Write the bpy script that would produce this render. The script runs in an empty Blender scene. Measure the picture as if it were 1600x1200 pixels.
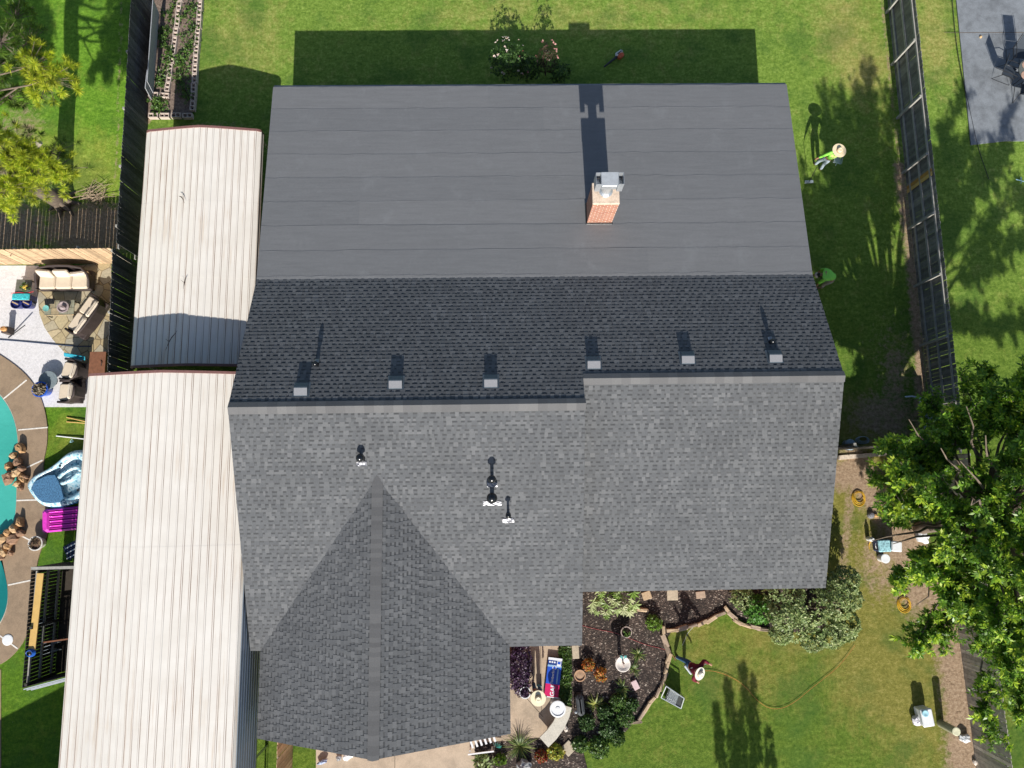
import bpy, math, random
import numpy as np
from mathutils import Vector, Matrix, Quaternion
R = random.Random(7)
rng = np.random.default_rng(11)
S = bpy.context.scene
C = S.collection
PI = math.pi

# ---------------------------------------------------------------- camera, world, sun, exposure
H = 28.0
FPX = 1109.5
def rot3(tx, ty, yaw):
    a, b, c = np.radians([tx, ty, yaw])
    Rx = np.array([[1,0,0],[0,np.cos(a),-np.sin(a)],[0,np.sin(a),np.cos(a)]])
    Ry = np.array([[np.cos(b),0,np.sin(b)],[0,1,0],[-np.sin(b),0,np.cos(b)]])
    Rz = np.array([[np.cos(c),-np.sin(c),0],[np.sin(c),np.cos(c),0],[0,0,1]])
    return Rz @ Rx @ Ry
RM = rot3(8.673, -.747, -.65)
cd = bpy.data.cameras.new("camera"); cam = bpy.data.objects.new("camera", cd); C.objects.link(cam)
cd.sensor_width = 36; cd.lens = FPX*36/1600; cd.clip_start = .1; cd.clip_end = 500
cam.matrix_world = Matrix.LocRotScale(Vector((0,0,H)), Matrix(RM.tolist()).to_quaternion(), None)
S.camera = cam
def W(px, py, h=0.0):
    """point at height h seen at photo pixel px, py (surveying helper)"""
    v = RM @ np.array([(px-800)/FPX, -(py-600)/FPX, -1]); t = (h-H)/v[2]
    return Vector((t*v[0], t*v[1], h))

w = bpy.data.worlds.new("World"); S.world = w; w.use_nodes = True
nt = w.node_tree; bg = nt.nodes["Background"]
sky = nt.nodes.new("ShaderNodeTexSky"); sky.sky_type = 'NISHITA'; sky.sun_disc = False
sky.sun_elevation = math.radians(31.8); sky.sun_rotation = math.radians(180)
nt.links.new(sky.outputs[0], bg.inputs[0]); bg.inputs[1].default_value = .074
sl = bpy.data.lights.new("sun", 'SUN'); sl.energy = 4.2; sl.angle = math.radians(.5); sl.color = (1, .955, .88)
so = bpy.data.objects.new("sun", sl); C.objects.link(so)
so.rotation_euler = Vector((-.012, 1, -.62)).to_track_quat('-Z', 'Y').to_euler()
S.view_settings.view_transform = 'Standard'; S.view_settings.look = 'None'
S.view_settings.exposure = .66; S.view_settings.gamma = 1

# ---------------------------------------------------------------- materials
def nmat(name):
    m = bpy.data.materials.new(name); m.use_nodes = True
    t = m.node_tree; b = t.nodes["Principled BSDF"]
    return m, t, b
def N(t, typ, **k):
    n = t.nodes.new(typ)
    for a, v in k.items(): setattr(n, a, v)
    return n
def noise(t, vec, scale, detail=4, rough=.6):
    n = N(t, "ShaderNodeTexNoise"); n.inputs["Scale"].default_value = scale
    n.inputs["Detail"].default_value = detail; n.inputs["Roughness"].default_value = rough
    if vec: t.links.new(vec, n.inputs["Vector"])
    return n.outputs["Fac"]
def ramp(t, fac, stops):
    r = N(t, "ShaderNodeValToRGB"); e = r.color_ramp.elements
    while len(e) < len(stops): e.new(.5)
    for i, (p, c) in enumerate(stops):
        e[i].position = p
        c = (c, c, c) if isinstance(c, (int, float)) else c
        e[i].color = (*c, 1)
    t.links.new(fac, r.inputs[0]); return r.outputs[0]
def mix(t, a, b, f, mode='MIX'):
    n = N(t, "ShaderNodeMix", data_type='RGBA', blend_type=mode)
    for s, v in ((n.inputs[0], f), (n.inputs[6], a), (n.inputs[7], b)):
        if isinstance(v, (int, float)): s.default_value = v
        elif isinstance(v, tuple): s.default_value = (*v, 1)
        else: t.links.new(v, s)
    return n.outputs[2]
def mth(t, op, a, b=None, clamp=False):
    n = N(t, "ShaderNodeMath", operation=op, use_clamp=clamp)
    for s, v in ((n.inputs[0], a), (n.inputs[1], b)):
        if v is None: continue
        if isinstance(v, (int, float)): s.default_value = v
        else: t.links.new(v, s)
    return n.outputs[0]
def bump(t, b, h, strength=.3, dist=.02):
    n = N(t, "ShaderNodeBump"); n.inputs["Strength"].default_value = strength; n.inputs["Distance"].default_value = dist
    t.links.new(h, n.inputs["Height"]); t.links.new(n.outputs[0], b.inputs["Normal"])
def wpos(t): return N(t, "ShaderNodeNewGeometry").outputs["Position"]
def vscale(t, v, s):
    n = N(t, "ShaderNodeMapping"); n.inputs["Scale"].default_value = s; t.links.new(v, n.inputs["Vector"]); return n.outputs[0]
_mc = {}
def simple(name, col, rough=.7, var=.25, scale=12, metal=0, island=0, bmp=.15, spec=.4, trans=0):
    """paint / cloth / stone with mottled colour, fine bump and optional per-piece variation"""
    if name in _mc: return _mc[name]
    m, t, b = nmat(name)
    p = wpos(t)
    n1 = noise(t, p, scale, 5)
    n2 = noise(t, p, scale*6, 3)
    f = mth(t, 'ADD', mth(t, 'MULTIPLY', n1, .6), mth(t, 'MULTIPLY', n2, .4))
    lo = tuple(c*(1-var) for c in col); hi = tuple(min(1, c*(1+var)) for c in col)
    c = ramp(t, f, [(.33, lo), (.67, hi)])
    if island:
        r = N(t, "ShaderNodeNewGeometry").outputs["Random Per Island"]
        c = mix(t, c, ramp(t, r, [(0, 1-island), (1, 1+island*.6)]), 1.0, 'MULTIPLY')
    t.links.new(c, b.inputs["Base Color"])
    b.inputs["Roughness"].default_value = rough; b.inputs["Metallic"].default_value = metal
    b.inputs["Specular IOR Level"].default_value = spec
    if bmp: bump(t, b, n2, bmp, .01)
    _mc[name] = m; return m
def leafmat(name, cols, rough=.5, trans=.3):
    """foliage: every leaf has a tint of its own, light passes through a little"""
    if name in _mc: return _mc[name]
    m, t, b = nmat(name)
    r = N(t, "ShaderNodeNewGeometry").outputs["Random Per Island"]
    c = ramp(t, r, [(i/(len(cols)-1), k) for i, k in enumerate(cols)])
    big = noise(t, wpos(t), 1.3, 3)
    c = mix(t, c, ramp(t, big, [(.3, .7), (.7, 1.3)]), 1.0, 'MULTIPLY')
    t.links.new(c, b.inputs["Base Color"]); b.inputs["Roughness"].default_value = rough
    b.inputs["Specular IOR Level"].default_value = .45
    tr = N(t, "ShaderNodeBsdfTranslucent"); t.links.new(c, tr.inputs[0])
    ms = N(t, "ShaderNodeMixShader"); ms.inputs[0].default_value = trans
    t.links.new(b.outputs[0], ms.inputs[1]); t.links.new(tr.outputs[0], ms.inputs[2])
    t.links.new(ms.outputs[0], t.nodes["Material Output"].inputs[0])
    _mc[name] = m; return m

# ---------------------------------------------------------------- mesh collecting
class MB:
    def __init__(s): s.v = []; s.f = []; s.mi = []; s.cur = 0
    def add(s, vs, fs, mi=None):
        o = len(s.v); s.v += [tuple(v) for v in vs]
        s.f += [tuple(i+o for i in f) for f in fs]; s.mi += [s.cur if mi is None else mi]*len(fs); return s
    def box(s, c, size, rz=0, M=None, mi=None):
        x, y, z = (k/2 for k in size)
        vs = [Vector((a*x, b*y, d*z)) for d in (-1,1) for a, b in ((-1,-1),(1,-1),(1,1),(-1,1))]
        q = M if M is not None else Matrix.Rotation(rz, 3, 'Z')
        vs = [q @ v + Vector(c) for v in vs]
        return s.add(vs, [(3,2,1,0),(4,5,6,7),(0,1,5,4),(1,2,6,5),(2,3,7,6),(3,0,4,7)], mi)
    def bbox(s, c, size, rz=0, r=.03, M=None, mi=None):
        """softened box: chamfered edges all round"""
        x, y, z = (k/2 for k in size); r = min(r, x*.6, y*.6, z*.8)
        q = M if M is not None else Matrix.Rotation(rz, 3, 'Z'); rings = []
        for zz, k in ((-z, r), (-z+r, 0), (z-r, 0), (z, r)):
            X, Y = x-k, y-k; e = r
            rings.append([(X-e,-Y),(X,-Y+e),(X,Y-e),(X-e,Y),(-X+e,Y),(-X,Y-e),(-X,-Y+e),(-X+e,-Y)])
        vs = [q @ Vector((a, b, zz)) + Vector(c) for (zz, _), ring in zip(((-z,0),(-z+r,0),(z-r,0),(z,0)), rings) for a, b in ring]
        fs = [tuple(reversed(range(8))), tuple(range(24, 32))]
        for k in range(3):
            for i in range(8):
                j = (i+1) % 8; fs.append((k*8+i, k*8+j, k*8+8+j, k*8+8+i))
        return s.add(vs, fs, mi)
    def tube(s, pts, rad, seg=8, cap=True, mi=None):
        pts = [Vector(p) for p in pts]; n = len(pts)
        rad = [rad]*n if isinstance(rad, (int, float)) else rad
        vs = []; up = None
        for i, p in enumerate(pts):
            d = (pts[min(i+1, n-1)] - pts[max(i-1, 0)]).normalized()
            if up is None: up = Vector((0,0,1)) if abs(d.z) < .9 else Vector((1,0,0))
            a = d.cross(up).normalized(); b = a.cross(d); up = b
            vs += [p + (a*math.cos(2*PI*k/seg) + b*math.sin(2*PI*k/seg))*rad[i] for k in range(seg)]
        fs = [(i*seg+k, i*seg+(k+1) % seg, (i+1)*seg+(k+1) % seg, (i+1)*seg+k) for i in range(n-1) for k in range(seg)]
        if cap: fs += [tuple(reversed(range(seg))), tuple(range((n-1)*seg, n*seg))]
        return s.add(vs, fs, mi)
    def lathe(s, c, prof, seg=24, sx=1, sy=1, M=None, mi=None):
        """prof: list of (radius, z)"""
        c = Vector(c); vs = []
        for r, z in prof:
            for k in range(seg):
                v = Vector((r*sx*math.cos(2*PI*k/seg), r*sy*math.sin(2*PI*k/seg), z))
                vs.append((M @ v if M is not None else v) + c)
        n = len(prof)
        fs = [(i*seg+k, i*seg+(k+1) % seg, (i+1)*seg+(k+1) % seg, (i+1)*seg+k) for i in range(n-1) for k in range(seg)]
        fs += [tuple(reversed(range(seg))), tuple(range((n-1)*seg, n*seg))]
        return s.add(vs, fs, mi)
    def prism(s, poly, z0, z1, mi=None):
        n = len(poly); P = [Vector((p[0], p[1], 0)) for p in poly]
        area = sum(P[i].x*P[(i+1) % n].y - P[(i+1) % n].x*P[i].y for i in range(n))
        if area < 0: P.reverse()
        vs = [(p.x, p.y, z0) for p in P] + [(p.x, p.y, z1) for p in P]
        fs = [tuple(reversed(range(n))), tuple(range(n, 2*n))] + [(i, (i+1) % n, n+(i+1) % n, n+i) for i in range(n)]
        return s.add(vs, fs, mi)
    def rock(s, c, size, seed=0, rz=0, mi=None, sub=8):
        r = random.Random(seed); q = Matrix.Rotation(rz, 3, 'Z'); vs = []; rings = 5
        ph = [r.uniform(.8, 1.15) for _ in range(sub)]
        for i in range(rings):
            a = -PI/2*.7 + (PI*.85)*i/(rings-1)
            rr = max(.15, math.cos(a)**.6 if math.cos(a) > 0 else .1)
            for k in range(sub):
                t = 2*PI*k/sub; m = ph[k]*r.uniform(.78, 1.16)
                v = Vector((math.cos(t)*rr*m*size[0]/2, math.sin(t)*rr*m*size[1]/2, math.sin(a)*size[2]/2*r.uniform(.8, 1.2)))
                vs.append(q @ v + Vector(c))
        fs = [(i*sub+k, i*sub+(k+1) % sub, (i+1)*sub+(k+1) % sub, (i+1)*sub+k) for i in range(rings-1) for k in range(sub)]
        fs += [tuple(reversed(range(sub))), tuple(range((rings-1)*sub, rings*sub))]
        return s.add(vs, fs, mi)
def link(name, me, parent=None):
    o = bpy.data.objects.new(name, me); C.objects.link(o)
    if parent: o.parent = parent
    return o
def obj(name, mb, mats, parent=None, world=False, smooth=False, loc=None):
    """world=True: the shape was written in world coordinates"""
    off = Vector((0,0,0))
    if world and parent: off = Vector(parent.location); off = off + (Vector(parent.parent.location) if parent.parent else Vector((0,0,0)))
    if loc is not None: off = Vector(loc)
    me = bpy.data.meshes.new(name)
    me.from_pydata([(v[0]-off.x, v[1]-off.y, v[2]-off.z) for v in mb.v], [], mb.f)
    mats = mats if isinstance(mats, (list, tuple)) else [mats]
    for m in mats: me.materials.append(m)
    if any(mb.mi): me.polygons.foreach_set("material_index", mb.mi)
    if smooth: me.polygons.foreach_set("use_smooth", [True]*len(me.polygons))
    me.update()
    o = link(name, me, parent)
    if loc is not None: o.location = loc
    return o
def tag(o, label=None, cat=None, group=None, kind=None):
    if label: o["label"] = label
    if cat: o["category"] = cat
    if group: o["group"] = group
    if kind: o["kind"] = kind
    return o
def thing(name, label, cat, loc=(0,0,0), rz=0, group=None):
    o = bpy.data.objects.new(name, None); C.objects.link(o); o.empty_display_size = .2
    o.location = loc; o.rotation_euler = (0,0,rz)
    return tag(o, label, cat, group)
def kids(o): return [c for c in bpy.data.objects if c.parent == o]
def dup(o, loc=None, rz=None, label=None, scale=None, parent=None):
    c = o.copy(); C.objects.link(c)
    if parent: c.parent = parent
    if loc is not None: c.location = loc
    if rz is not None: c.rotation_euler = (0,0,rz)
    if scale: c.scale = (scale,)*3 if isinstance(scale, (int, float)) else scale
    if label: c["label"] = label
    for k in kids(o):
        d = dup(k, parent=c)
    return c
def struct(name, mb, m, world=True, **k): return tag(obj(name, mb, m, **k), kind='structure')
def npmesh(name, V, F, mats, parent=None, mi=None, smooth=False):
    """V (n,3) array, F (m,4) or (m,3) array"""
    me = bpy.data.meshes.new(name); n, k = F.shape
    me.vertices.add(len(V)); me.vertices.foreach_set("co", V.astype(np.float32).ravel())
    me.loops.add(n*k); me.loops.foreach_set("vertex_index", F.astype(np.int32).ravel())
    me.polygons.add(n); me.polygons.foreach_set("loop_start", np.arange(0, n*k, k, dtype=np.int32))
    me.polygons.foreach_set("loop_total", np.full(n, k, dtype=np.int32))
    for m in (mats if isinstance(mats, (list, tuple)) else [mats]): me.materials.append(m)
    if mi is not None: me.polygons.foreach_set("material_index", mi.astype(np.int32))
    if smooth: me.polygons.foreach_set("use_smooth", np.ones(n, dtype=bool))
    me.update(calc_edges=True); me.validate()
    return link(name, me, parent)
def norm(a): return a/np.maximum(np.linalg.norm(a, axis=-1, keepdims=True), 1e-9)
def rosettes(P, D, n=8, L=.14, w=.045, th=(35, 95), droop=.15, lr=.35):
    """leaf clusters: n pointed leaves round the axis D at each point P"""
    P = np.asarray(P, float); D = norm(np.asarray(D, float)); k = len(P)
    ref = np.where(np.abs(D[:, 2:3]) < .9, np.array([[0,0,1.]]), np.array([[1.,0,0]]))
    U = norm(np.cross(D, ref)); V = np.cross(D, U)
    ph = rng.uniform(0, 2*PI, (k, n, 1)); t = np.radians(rng.uniform(th[0], th[1], (k, n, 1)))
    d = np.cos(t)*D[:, None] + np.sin(t)*(np.cos(ph)*U[:, None] + np.sin(ph)*V[:, None])
    ll = L*rng.uniform(1-lr, 1+lr, (k, n, 1))
    sd = norm(np.cross(d, D[:, None] + .3*rng.normal(size=(k, n, 3))))
    p0 = P[:, None] + d*ll*.08
    mid = P[:, None] + d*ll*.5; tip = P[:, None] + d*ll + np.array([0,0,-1])*ll*droop
    ww = w*(ll/L)
    Vs = np.stack([p0, mid + sd*ww/2, tip, mid - sd*ww/2], axis=2).reshape(-1, 3)
    F = np.arange(len(Vs)).reshape(-1, 4)
    return Vs, F
def leafobj(name, P, D, mats, parent=None, **k):
    V, F = rosettes(P, D, **k)
    off = np.array(parent.location if parent else (0,0,0))
    return npmesh(name, V-off, F, mats, parent)
def ell_pts(c, r, n, shell=.55, zmin=-1):
    d = norm(rng.normal(size=(n*2, 3))); d = d[d[:, 2] > zmin][:n]
    rad = rng.uniform(shell, 1, (len(d), 1))**.6
    return np.array(c) + d*rad*np.array(r), norm(d/np.array(r) + np.array([0,0,.35]))

# ================================================================ GROUND
def polydist(px, py, pts):
    """distance of grid points to a polyline"""
    d = np.full(px.shape, 1e9)
    for (a, b), (c, e) in zip(pts[:-1], pts[1:]):
        vx, vy = c-a, e-b; L = vx*vx+vy*vy+1e-9
        t = np.clip(((px-a)*vx+(py-b)*vy)/L, 0, 1)
        d = np.minimum(d, np.hypot(px-a-t*vx, py-b-t*vy))
    return d
def px2(*pp): return [tuple(W(a, b)[:2]) for a, b in pp]
def build_ground():
    xs = np.concatenate([[-300,-120,-50], np.arange(-26, 28.01, .14), [50,120,300]])
    ys = np.concatenate([[-300,-120,-50], np.arange(-14, 25.01, .14), [50,120,300]])
    X, Y = np.meshgrid(xs, ys); nx, ny = len(xs), len(ys)
    V = np.stack([X, Y, np.zeros_like(X)], -1).reshape(-1, 3)
    i = np.arange(nx*ny).reshape(ny, nx)
    F = np.stack([i[:-1,:-1], i[:-1,1:], i[1:,1:], i[1:,:-1]], -1).reshape(-1, 4)
    m, t, b = nmat("lawn")
    p = wpos(t)
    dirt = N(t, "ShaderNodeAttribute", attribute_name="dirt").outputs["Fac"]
    dry = N(t, "ShaderNodeAttribute", attribute_name="dry").outputs["Fac"]
    big = noise(t, p, .22, 5, .65); med = noise(t, p, 1.6, 6, .7); fine = mth(t, 'ADD', mth(t, 'MULTIPLY', noise(t, p, 8, 8, .8), .62), mth(t, 'MULTIPLY', noise(t, vscale(t, p, (1, 1.6, 1)), 2.6, 7, .8), .38)); vf = noise(t, p, 30, 4, .8)
    streak = noise(t, vscale(t, p, (5, 1.2, 1)), 2.2, 6, .7)
    green = ramp(t, fine, [(.36, (.038, .085, .006)), (.5, (.110, .195, .022)), (.64, (.23, .335, .06))])
    yel = ramp(t, fine, [(.36, (.12, .13, .022)), (.5, (.255, .24, .06)), (.64, (.44, .39, .15))])
    # where the lawn is thin and yellow
    f = mth(t, 'ADD', mth(t, 'MULTIPLY', med, .52), mth(t, 'MULTIPLY', big, .33))
    f = mth(t, 'ADD', f, mth(t, 'MULTIPLY', streak, .25))
    f = mth(t, 'ADD', f, mth(t, 'MULTIPLY', dry, .36))
    fy = ramp(t, f, [(.57, 0.), (.82, .85)])
    col = mix(t, green, yel, fy)
    sy = N(t, "ShaderNodeSeparateXYZ"); t.links.new(p, sy.inputs[0])
    zone = mth(t, 'ADD', mth(t, 'MULTIPLY', sy.outputs[1], .05), mth(t, 'MULTIPLY', mth(t, 'SUBTRACT', big, .5), .9))
    col = mix(t, col, ramp(t, zone, [(0., (.98,.92,.80)), (.6, (1.55,1.42,1.70))]), 1.0, 'MULTIPLY')
    sx_ = mth(t, 'MULTIPLY', sy.outputs[0], -1); left = ramp(t, mth(t, 'MULTIPLY', mth(t, 'SUBTRACT', sx_, 14.0), .5), [(.2, 0.), (.7, 1.)])
    col = mix(t, col, mix(t, col, (.84,1.08,.55), 1.0, 'MULTIPLY'), left)
    lush = ramp(t, noise(t, p, .5, 3), [(.5, 0.), (.64, .45)])
    col = mix(t, col, (.045, .125, .02), lush)
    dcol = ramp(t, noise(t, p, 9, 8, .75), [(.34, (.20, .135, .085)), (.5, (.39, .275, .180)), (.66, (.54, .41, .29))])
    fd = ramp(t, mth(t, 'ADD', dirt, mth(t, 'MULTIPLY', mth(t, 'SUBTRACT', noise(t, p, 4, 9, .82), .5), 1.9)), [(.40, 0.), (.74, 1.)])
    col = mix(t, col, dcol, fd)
    speck = ramp(t, noise(t, p, 26, 1), [(.79, 0.), (.82, .7)])
    col = mix(t, col, (.62, .6, .5), speck)
    t.links.new(col, b.inputs["Base Color"]); b.inputs["Roughness"].default_value = .85; b.inputs["Specular IOR Level"].default_value = .2
    hh = mth(t, 'ADD', mth(t, 'MULTIPLY', fine, .7), mth(t, 'MULTIPLY', vf, .5))
    bump(t, b, hh, .8, .09)
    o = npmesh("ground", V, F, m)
    x, y = V[:, 0], V[:, 1]
    def blob(cx, cy, rx, ry, a=1.0): return a*np.clip(1.3-np.hypot((x-cx)/rx, (y-cy)/ry), 0, 1)
    def strip(pp, wd, a=1.0): return a*np.clip(1.25-polydist(x, y, px2(*pp))/wd, 0, 1)
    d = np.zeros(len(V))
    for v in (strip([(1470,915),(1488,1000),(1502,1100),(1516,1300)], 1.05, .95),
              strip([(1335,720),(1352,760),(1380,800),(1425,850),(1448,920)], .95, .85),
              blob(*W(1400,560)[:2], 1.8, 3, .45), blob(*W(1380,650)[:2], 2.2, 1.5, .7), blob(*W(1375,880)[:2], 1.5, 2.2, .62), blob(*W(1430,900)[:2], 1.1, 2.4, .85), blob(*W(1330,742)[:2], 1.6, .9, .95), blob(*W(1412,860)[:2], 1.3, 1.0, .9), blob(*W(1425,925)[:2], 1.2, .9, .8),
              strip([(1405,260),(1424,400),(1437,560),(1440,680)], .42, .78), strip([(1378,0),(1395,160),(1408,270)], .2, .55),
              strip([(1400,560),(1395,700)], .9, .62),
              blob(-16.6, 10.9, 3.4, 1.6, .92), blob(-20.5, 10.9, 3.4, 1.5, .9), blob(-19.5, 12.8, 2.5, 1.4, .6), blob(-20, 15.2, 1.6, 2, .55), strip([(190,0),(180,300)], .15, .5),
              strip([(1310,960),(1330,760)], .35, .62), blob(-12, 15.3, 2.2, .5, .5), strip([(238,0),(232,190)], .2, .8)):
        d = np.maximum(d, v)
    dr = np.zeros(len(V))
    for v in (blob(*W(1350,850)[:2], 2.2, 5.2, 1.7), blob(*W(1410,1000)[:2], 3.0, 3.6, 1.45), blob(*W(1080,1000)[:2], 1.5, 1, .55), blob(*W(1440,1150)[:2], 2, 2, .6),
              blob(*W(1320,60)[:2], 1.4, 2.4, .5), blob(*W(1350,110)[:2], 1.2, 1.8, .6), blob(*W(840,25)[:2], 8, 1.2, .3), blob(*W(380,60)[:2], 2., 2.6, .35),
              blob(*W(110,690)[:2], 1., 1., .7), blob(*W(1460,60)[:2], 1, 3, .55), blob(-18, 13.2, 3, 2, .8), blob(*W(1240,1000)[:2], 3, .7, .8), blob(*W(1180,1050)[:2], 3, 1.5, .5)):
        dr = np.maximum(dr, v)
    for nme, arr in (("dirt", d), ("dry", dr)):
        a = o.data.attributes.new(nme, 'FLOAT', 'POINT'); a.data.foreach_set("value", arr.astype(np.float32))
    tag(o, kind='structure')
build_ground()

def concrete(name, col, stain=.3, scale=1.2, jointed=False):
    m, t, b = nmat(name); p = wpos(t)
    a = noise(t, p, scale, 6, .65); f = noise(t, p, 30, 4, .7); g = noise(t, p, scale*4, 5, .7)
    c = ramp(t, a, [(.3, tuple(k*(1-stain) for k in col)), (.5, col), (.72, tuple(min(1, k*(1+stain*.5)) for k in col))])
    c = mix(t, c, ramp(t, f, [(.3, .82), (.7, 1.14)]), 1.0, 'MULTIPLY')
    c = mix(t, c, ramp(t, g, [(.3, .88), (.6, 1.04)]), 1.0, 'MULTIPLY')
    t.links.new(c, b.inputs["Base Color"]); b.inputs["Roughness"].default_value = .85
    bump(t, b, f, .15, .01); return m
def pxpoly(pp, h=0.0): return [tuple(W(a, b, h)[:2]) for a, b in pp]
def smoothpoly(pts, it=2, closed=True):
    pts = [Vector(p).to_2d() if len(p) > 2 else Vector(p) for p in pts]
    for _ in range(it):
        q = []; n = len(pts)
        for i in range(n if closed else n-1):
            a, b = pts[i], pts[(i+1) % n]; q += [a*.75+b*.25, a*.25+b*.75]
        if not closed: q = [pts[0]] + q + [pts[-1]]
        pts = q
    return pts

# pool yard on the left ------------------------------------------------
m_pebble = concrete("pale_pebble_deck", (.68,.66,.665), .10, 2.5)
m_coping = concrete("tan_pool_deck", (.30,.215,.14), .16, .9)
m_tan = concrete("tan_concrete", (.45,.35,.25), .25, .8)
m_drive = concrete("pale_drive", (.46,.37,.275), .2, .7)
m_blue = concrete("grey_patio", (.205,.222,.24), .30, .9)
struct("pebble_deck", MB().prism(pxpoly([(-120,415),(60,415),(90,470),(170,560),(170,636),(-120,636)]), -.05, .012), m_pebble)
fl = pxpoly([(56,420),(174,410),(174,566),(128,568),(106,556),(84,532),(70,512),(62,490),(60,470)])
m, t, b = nmat("flagstone")
p = wpos(t); vo = N(t, "ShaderNodeTexVoronoi"); vo.inputs["Scale"].default_value = 1.9; t.links.new(p, vo.inputs["Vector"])
ve = N(t, "ShaderNodeTexVoronoi", feature='DISTANCE_TO_EDGE'); ve.inputs["Scale"].default_value = 1.9; t.links.new(p, ve.inputs["Vector"])
sc = ramp(t, N(t, "ShaderNodeSeparateColor").outputs[0], [(0, .5), (1, .5)])
sp = N(t, "ShaderNodeSeparateColor"); t.links.new(vo.outputs["Color"], sp.inputs[0])
c = ramp(t, sp.outputs[0], [(.1, (.40,.31,.17)), (.45, (.48,.40,.24)), (.7, (.36,.33,.25)), (.95, (.52,.42,.26))])
c = mix(t, c, ramp(t, noise(t, p, 14, 6), [(.3, .8), (.7, 1.15)]), 1.0, 'MULTIPLY')
c = mix(t, (.16,.12,.07), c, ramp(t, ve.outputs["Distance"], [(.012, 0.), (.03, 1.)]))
t.links.new(c, b.inputs["Base Color"]); b.inputs["Roughness"].default_value = .85; bump(t, b, ve.outputs["Distance"], .3, .02)
struct("flagstone_patio", MB().prism(fl, -.05, .022), m)
outer = smoothpoly(pxpoly([(-140,470),(-60,520),(0,553),(40,582),(62,612),(74,650),(76,690),(68,725),(70,760),(78,795),(78,830),(60,870),(57,905),(52,950),(45,992),(22,1025),(-10,1045),(-140,1045)]), 2)
struct("pool_deck", MB().prism(outer, -.05, .05), m_coping)
inner = smoothpoly(pxpoly([(-140,540),(-60,570),(-10,603),(14,630),(27,662),(31,700),(28,750),(27,800),(22,822),(10,832),(0,845),(-2,865),(8,890),(15,925),(12,955),(-2,982),(-40,1010),(-140,1010)]), 2)
struct("pool_edge", MB().prism([ (p.x*1.0, p.y) for p in inner ], -.05, .056), concrete("pale_pool_edge", (.50,.46,.38), .15, 4))
m, t, b = nmat("pool_water"); p = wpos(t)
c = ramp(t, noise(t, p, .35, 2), [(.35, (.05,.36,.30)), (.65, (.075,.44,.37))])
c = mix(t, c, (.012,.17,.17), N(t, "ShaderNodeAttribute", attribute_name="deep").outputs["Fac"])
t.links.new(c, b.inputs["Base Color"]); b.inputs["Roughness"].default_value = .08; b.inputs["IOR"].default_value = 1.33
bump(t, b, noise(t, p, 4.5, 4), .25, .05)
cx, cy = sum(p.x for p in inner)/len(inner), sum(p.y for p in inner)/len(inner)
wpoly = [(p.x+(cx-p.x)*.012, p.y+(cy-p.y)*.012) for p in inner]
vs = [(x, y, .061) for x, y in wpoly]; ring2 = [(x+(cx-x)*.25, y+(cy-y)*.25, .061) for x, y in wpoly]; n = len(vs)
wm = MB().add(vs+ring2+[(cx, cy, .061)], [(i, (i+1) % n, n+(i+1) % n, n+i) for i in range(n)] + [(n+i, n+(i+1) % n, 2*n) for i in range(n)])
wo = struct("pool_water", wm, m)
a = wo.data.attributes.new("deep", 'FLOAT', 'POINT')
a.data.foreach_set("value", [float(min(1, max(0, (v[1]*-1+(-1.2))/1.2))) for v in wm.v])
# pale control joints across the deck
jm = simple("joint_white", (.72,.68,.62), .8)
for k, (a, c) in enumerate((((32,604),(44,582)),((5,625),(43,594)),((30,672),(76,668)),((38,733),(68,719)),((27,782),(62,781)),((33,836),(56,848)),((14,914),(57,905)),((0,992),(29,1013)))):
    A, B = W(*a), W(*c); d = (B-A)
    if k == 0: continue
    struct("deck_joint", MB().box(((A.x+B.x)/2, (A.y+B.y)/2, .052), (d.length, .05, .012), math.atan2(d.y, d.x)), jm)
struct("lawn_edge", MB().prism(pxpoly([(-130,1048),(2,1046),(2,1300),(-130,1300)]), -.05, .02), m_coping)
# paths at the front, patio at the top right ---------------------------
struct("garden_path", MB().prism(pxpoly([(796,980),(874,980),(874,1090),(884,1125),(850,1152),(796,1158),(700,1166),(560,1176),(560,1100),(790,1100)]), -.05, .022), m_tan)
struct("path_joint", MB().box(tuple(W(845,1040,.0245)), (.02, 3.4, .005)), simple("joint_dark", (.12,.09,.06)))
A, B = W(822,1090), W(846,1117)
struct("path_joint", MB().box(((A.x+B.x)/2, (A.y+B.y)/2, .0245), ((B-A).length*1.2, .02, .005), math.atan2(B.y-A.y, B.x-A.x)), simple("joint_dark", (.12,.09,.06)))
struct("driveway", MB().prism(pxpoly([(494,1120),(742,1120),(742,1300),(494,1300)]), -.05, .03), m_drive)
struct("driveway_joint", MB().box(tuple(W(617,1185,.0325)), (.02, 2.4, .005)), simple("joint_dark", (.12,.09,.06)))
for x_ in (0,):
    q_ = W(1555,130,.0); struct("patio_joint", MB().box((q_.x+2.5, W(1555,52).y, .0525), (9, .02, .006)), simple("joint_dark", (.12,.09,.06)))
struct("rear_patio", MB().prism(pxpoly([(1487,-60),(1760,-60),(1760,220),(1570,221),(1516,227)]), -.05, .05), m_blue)
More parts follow.
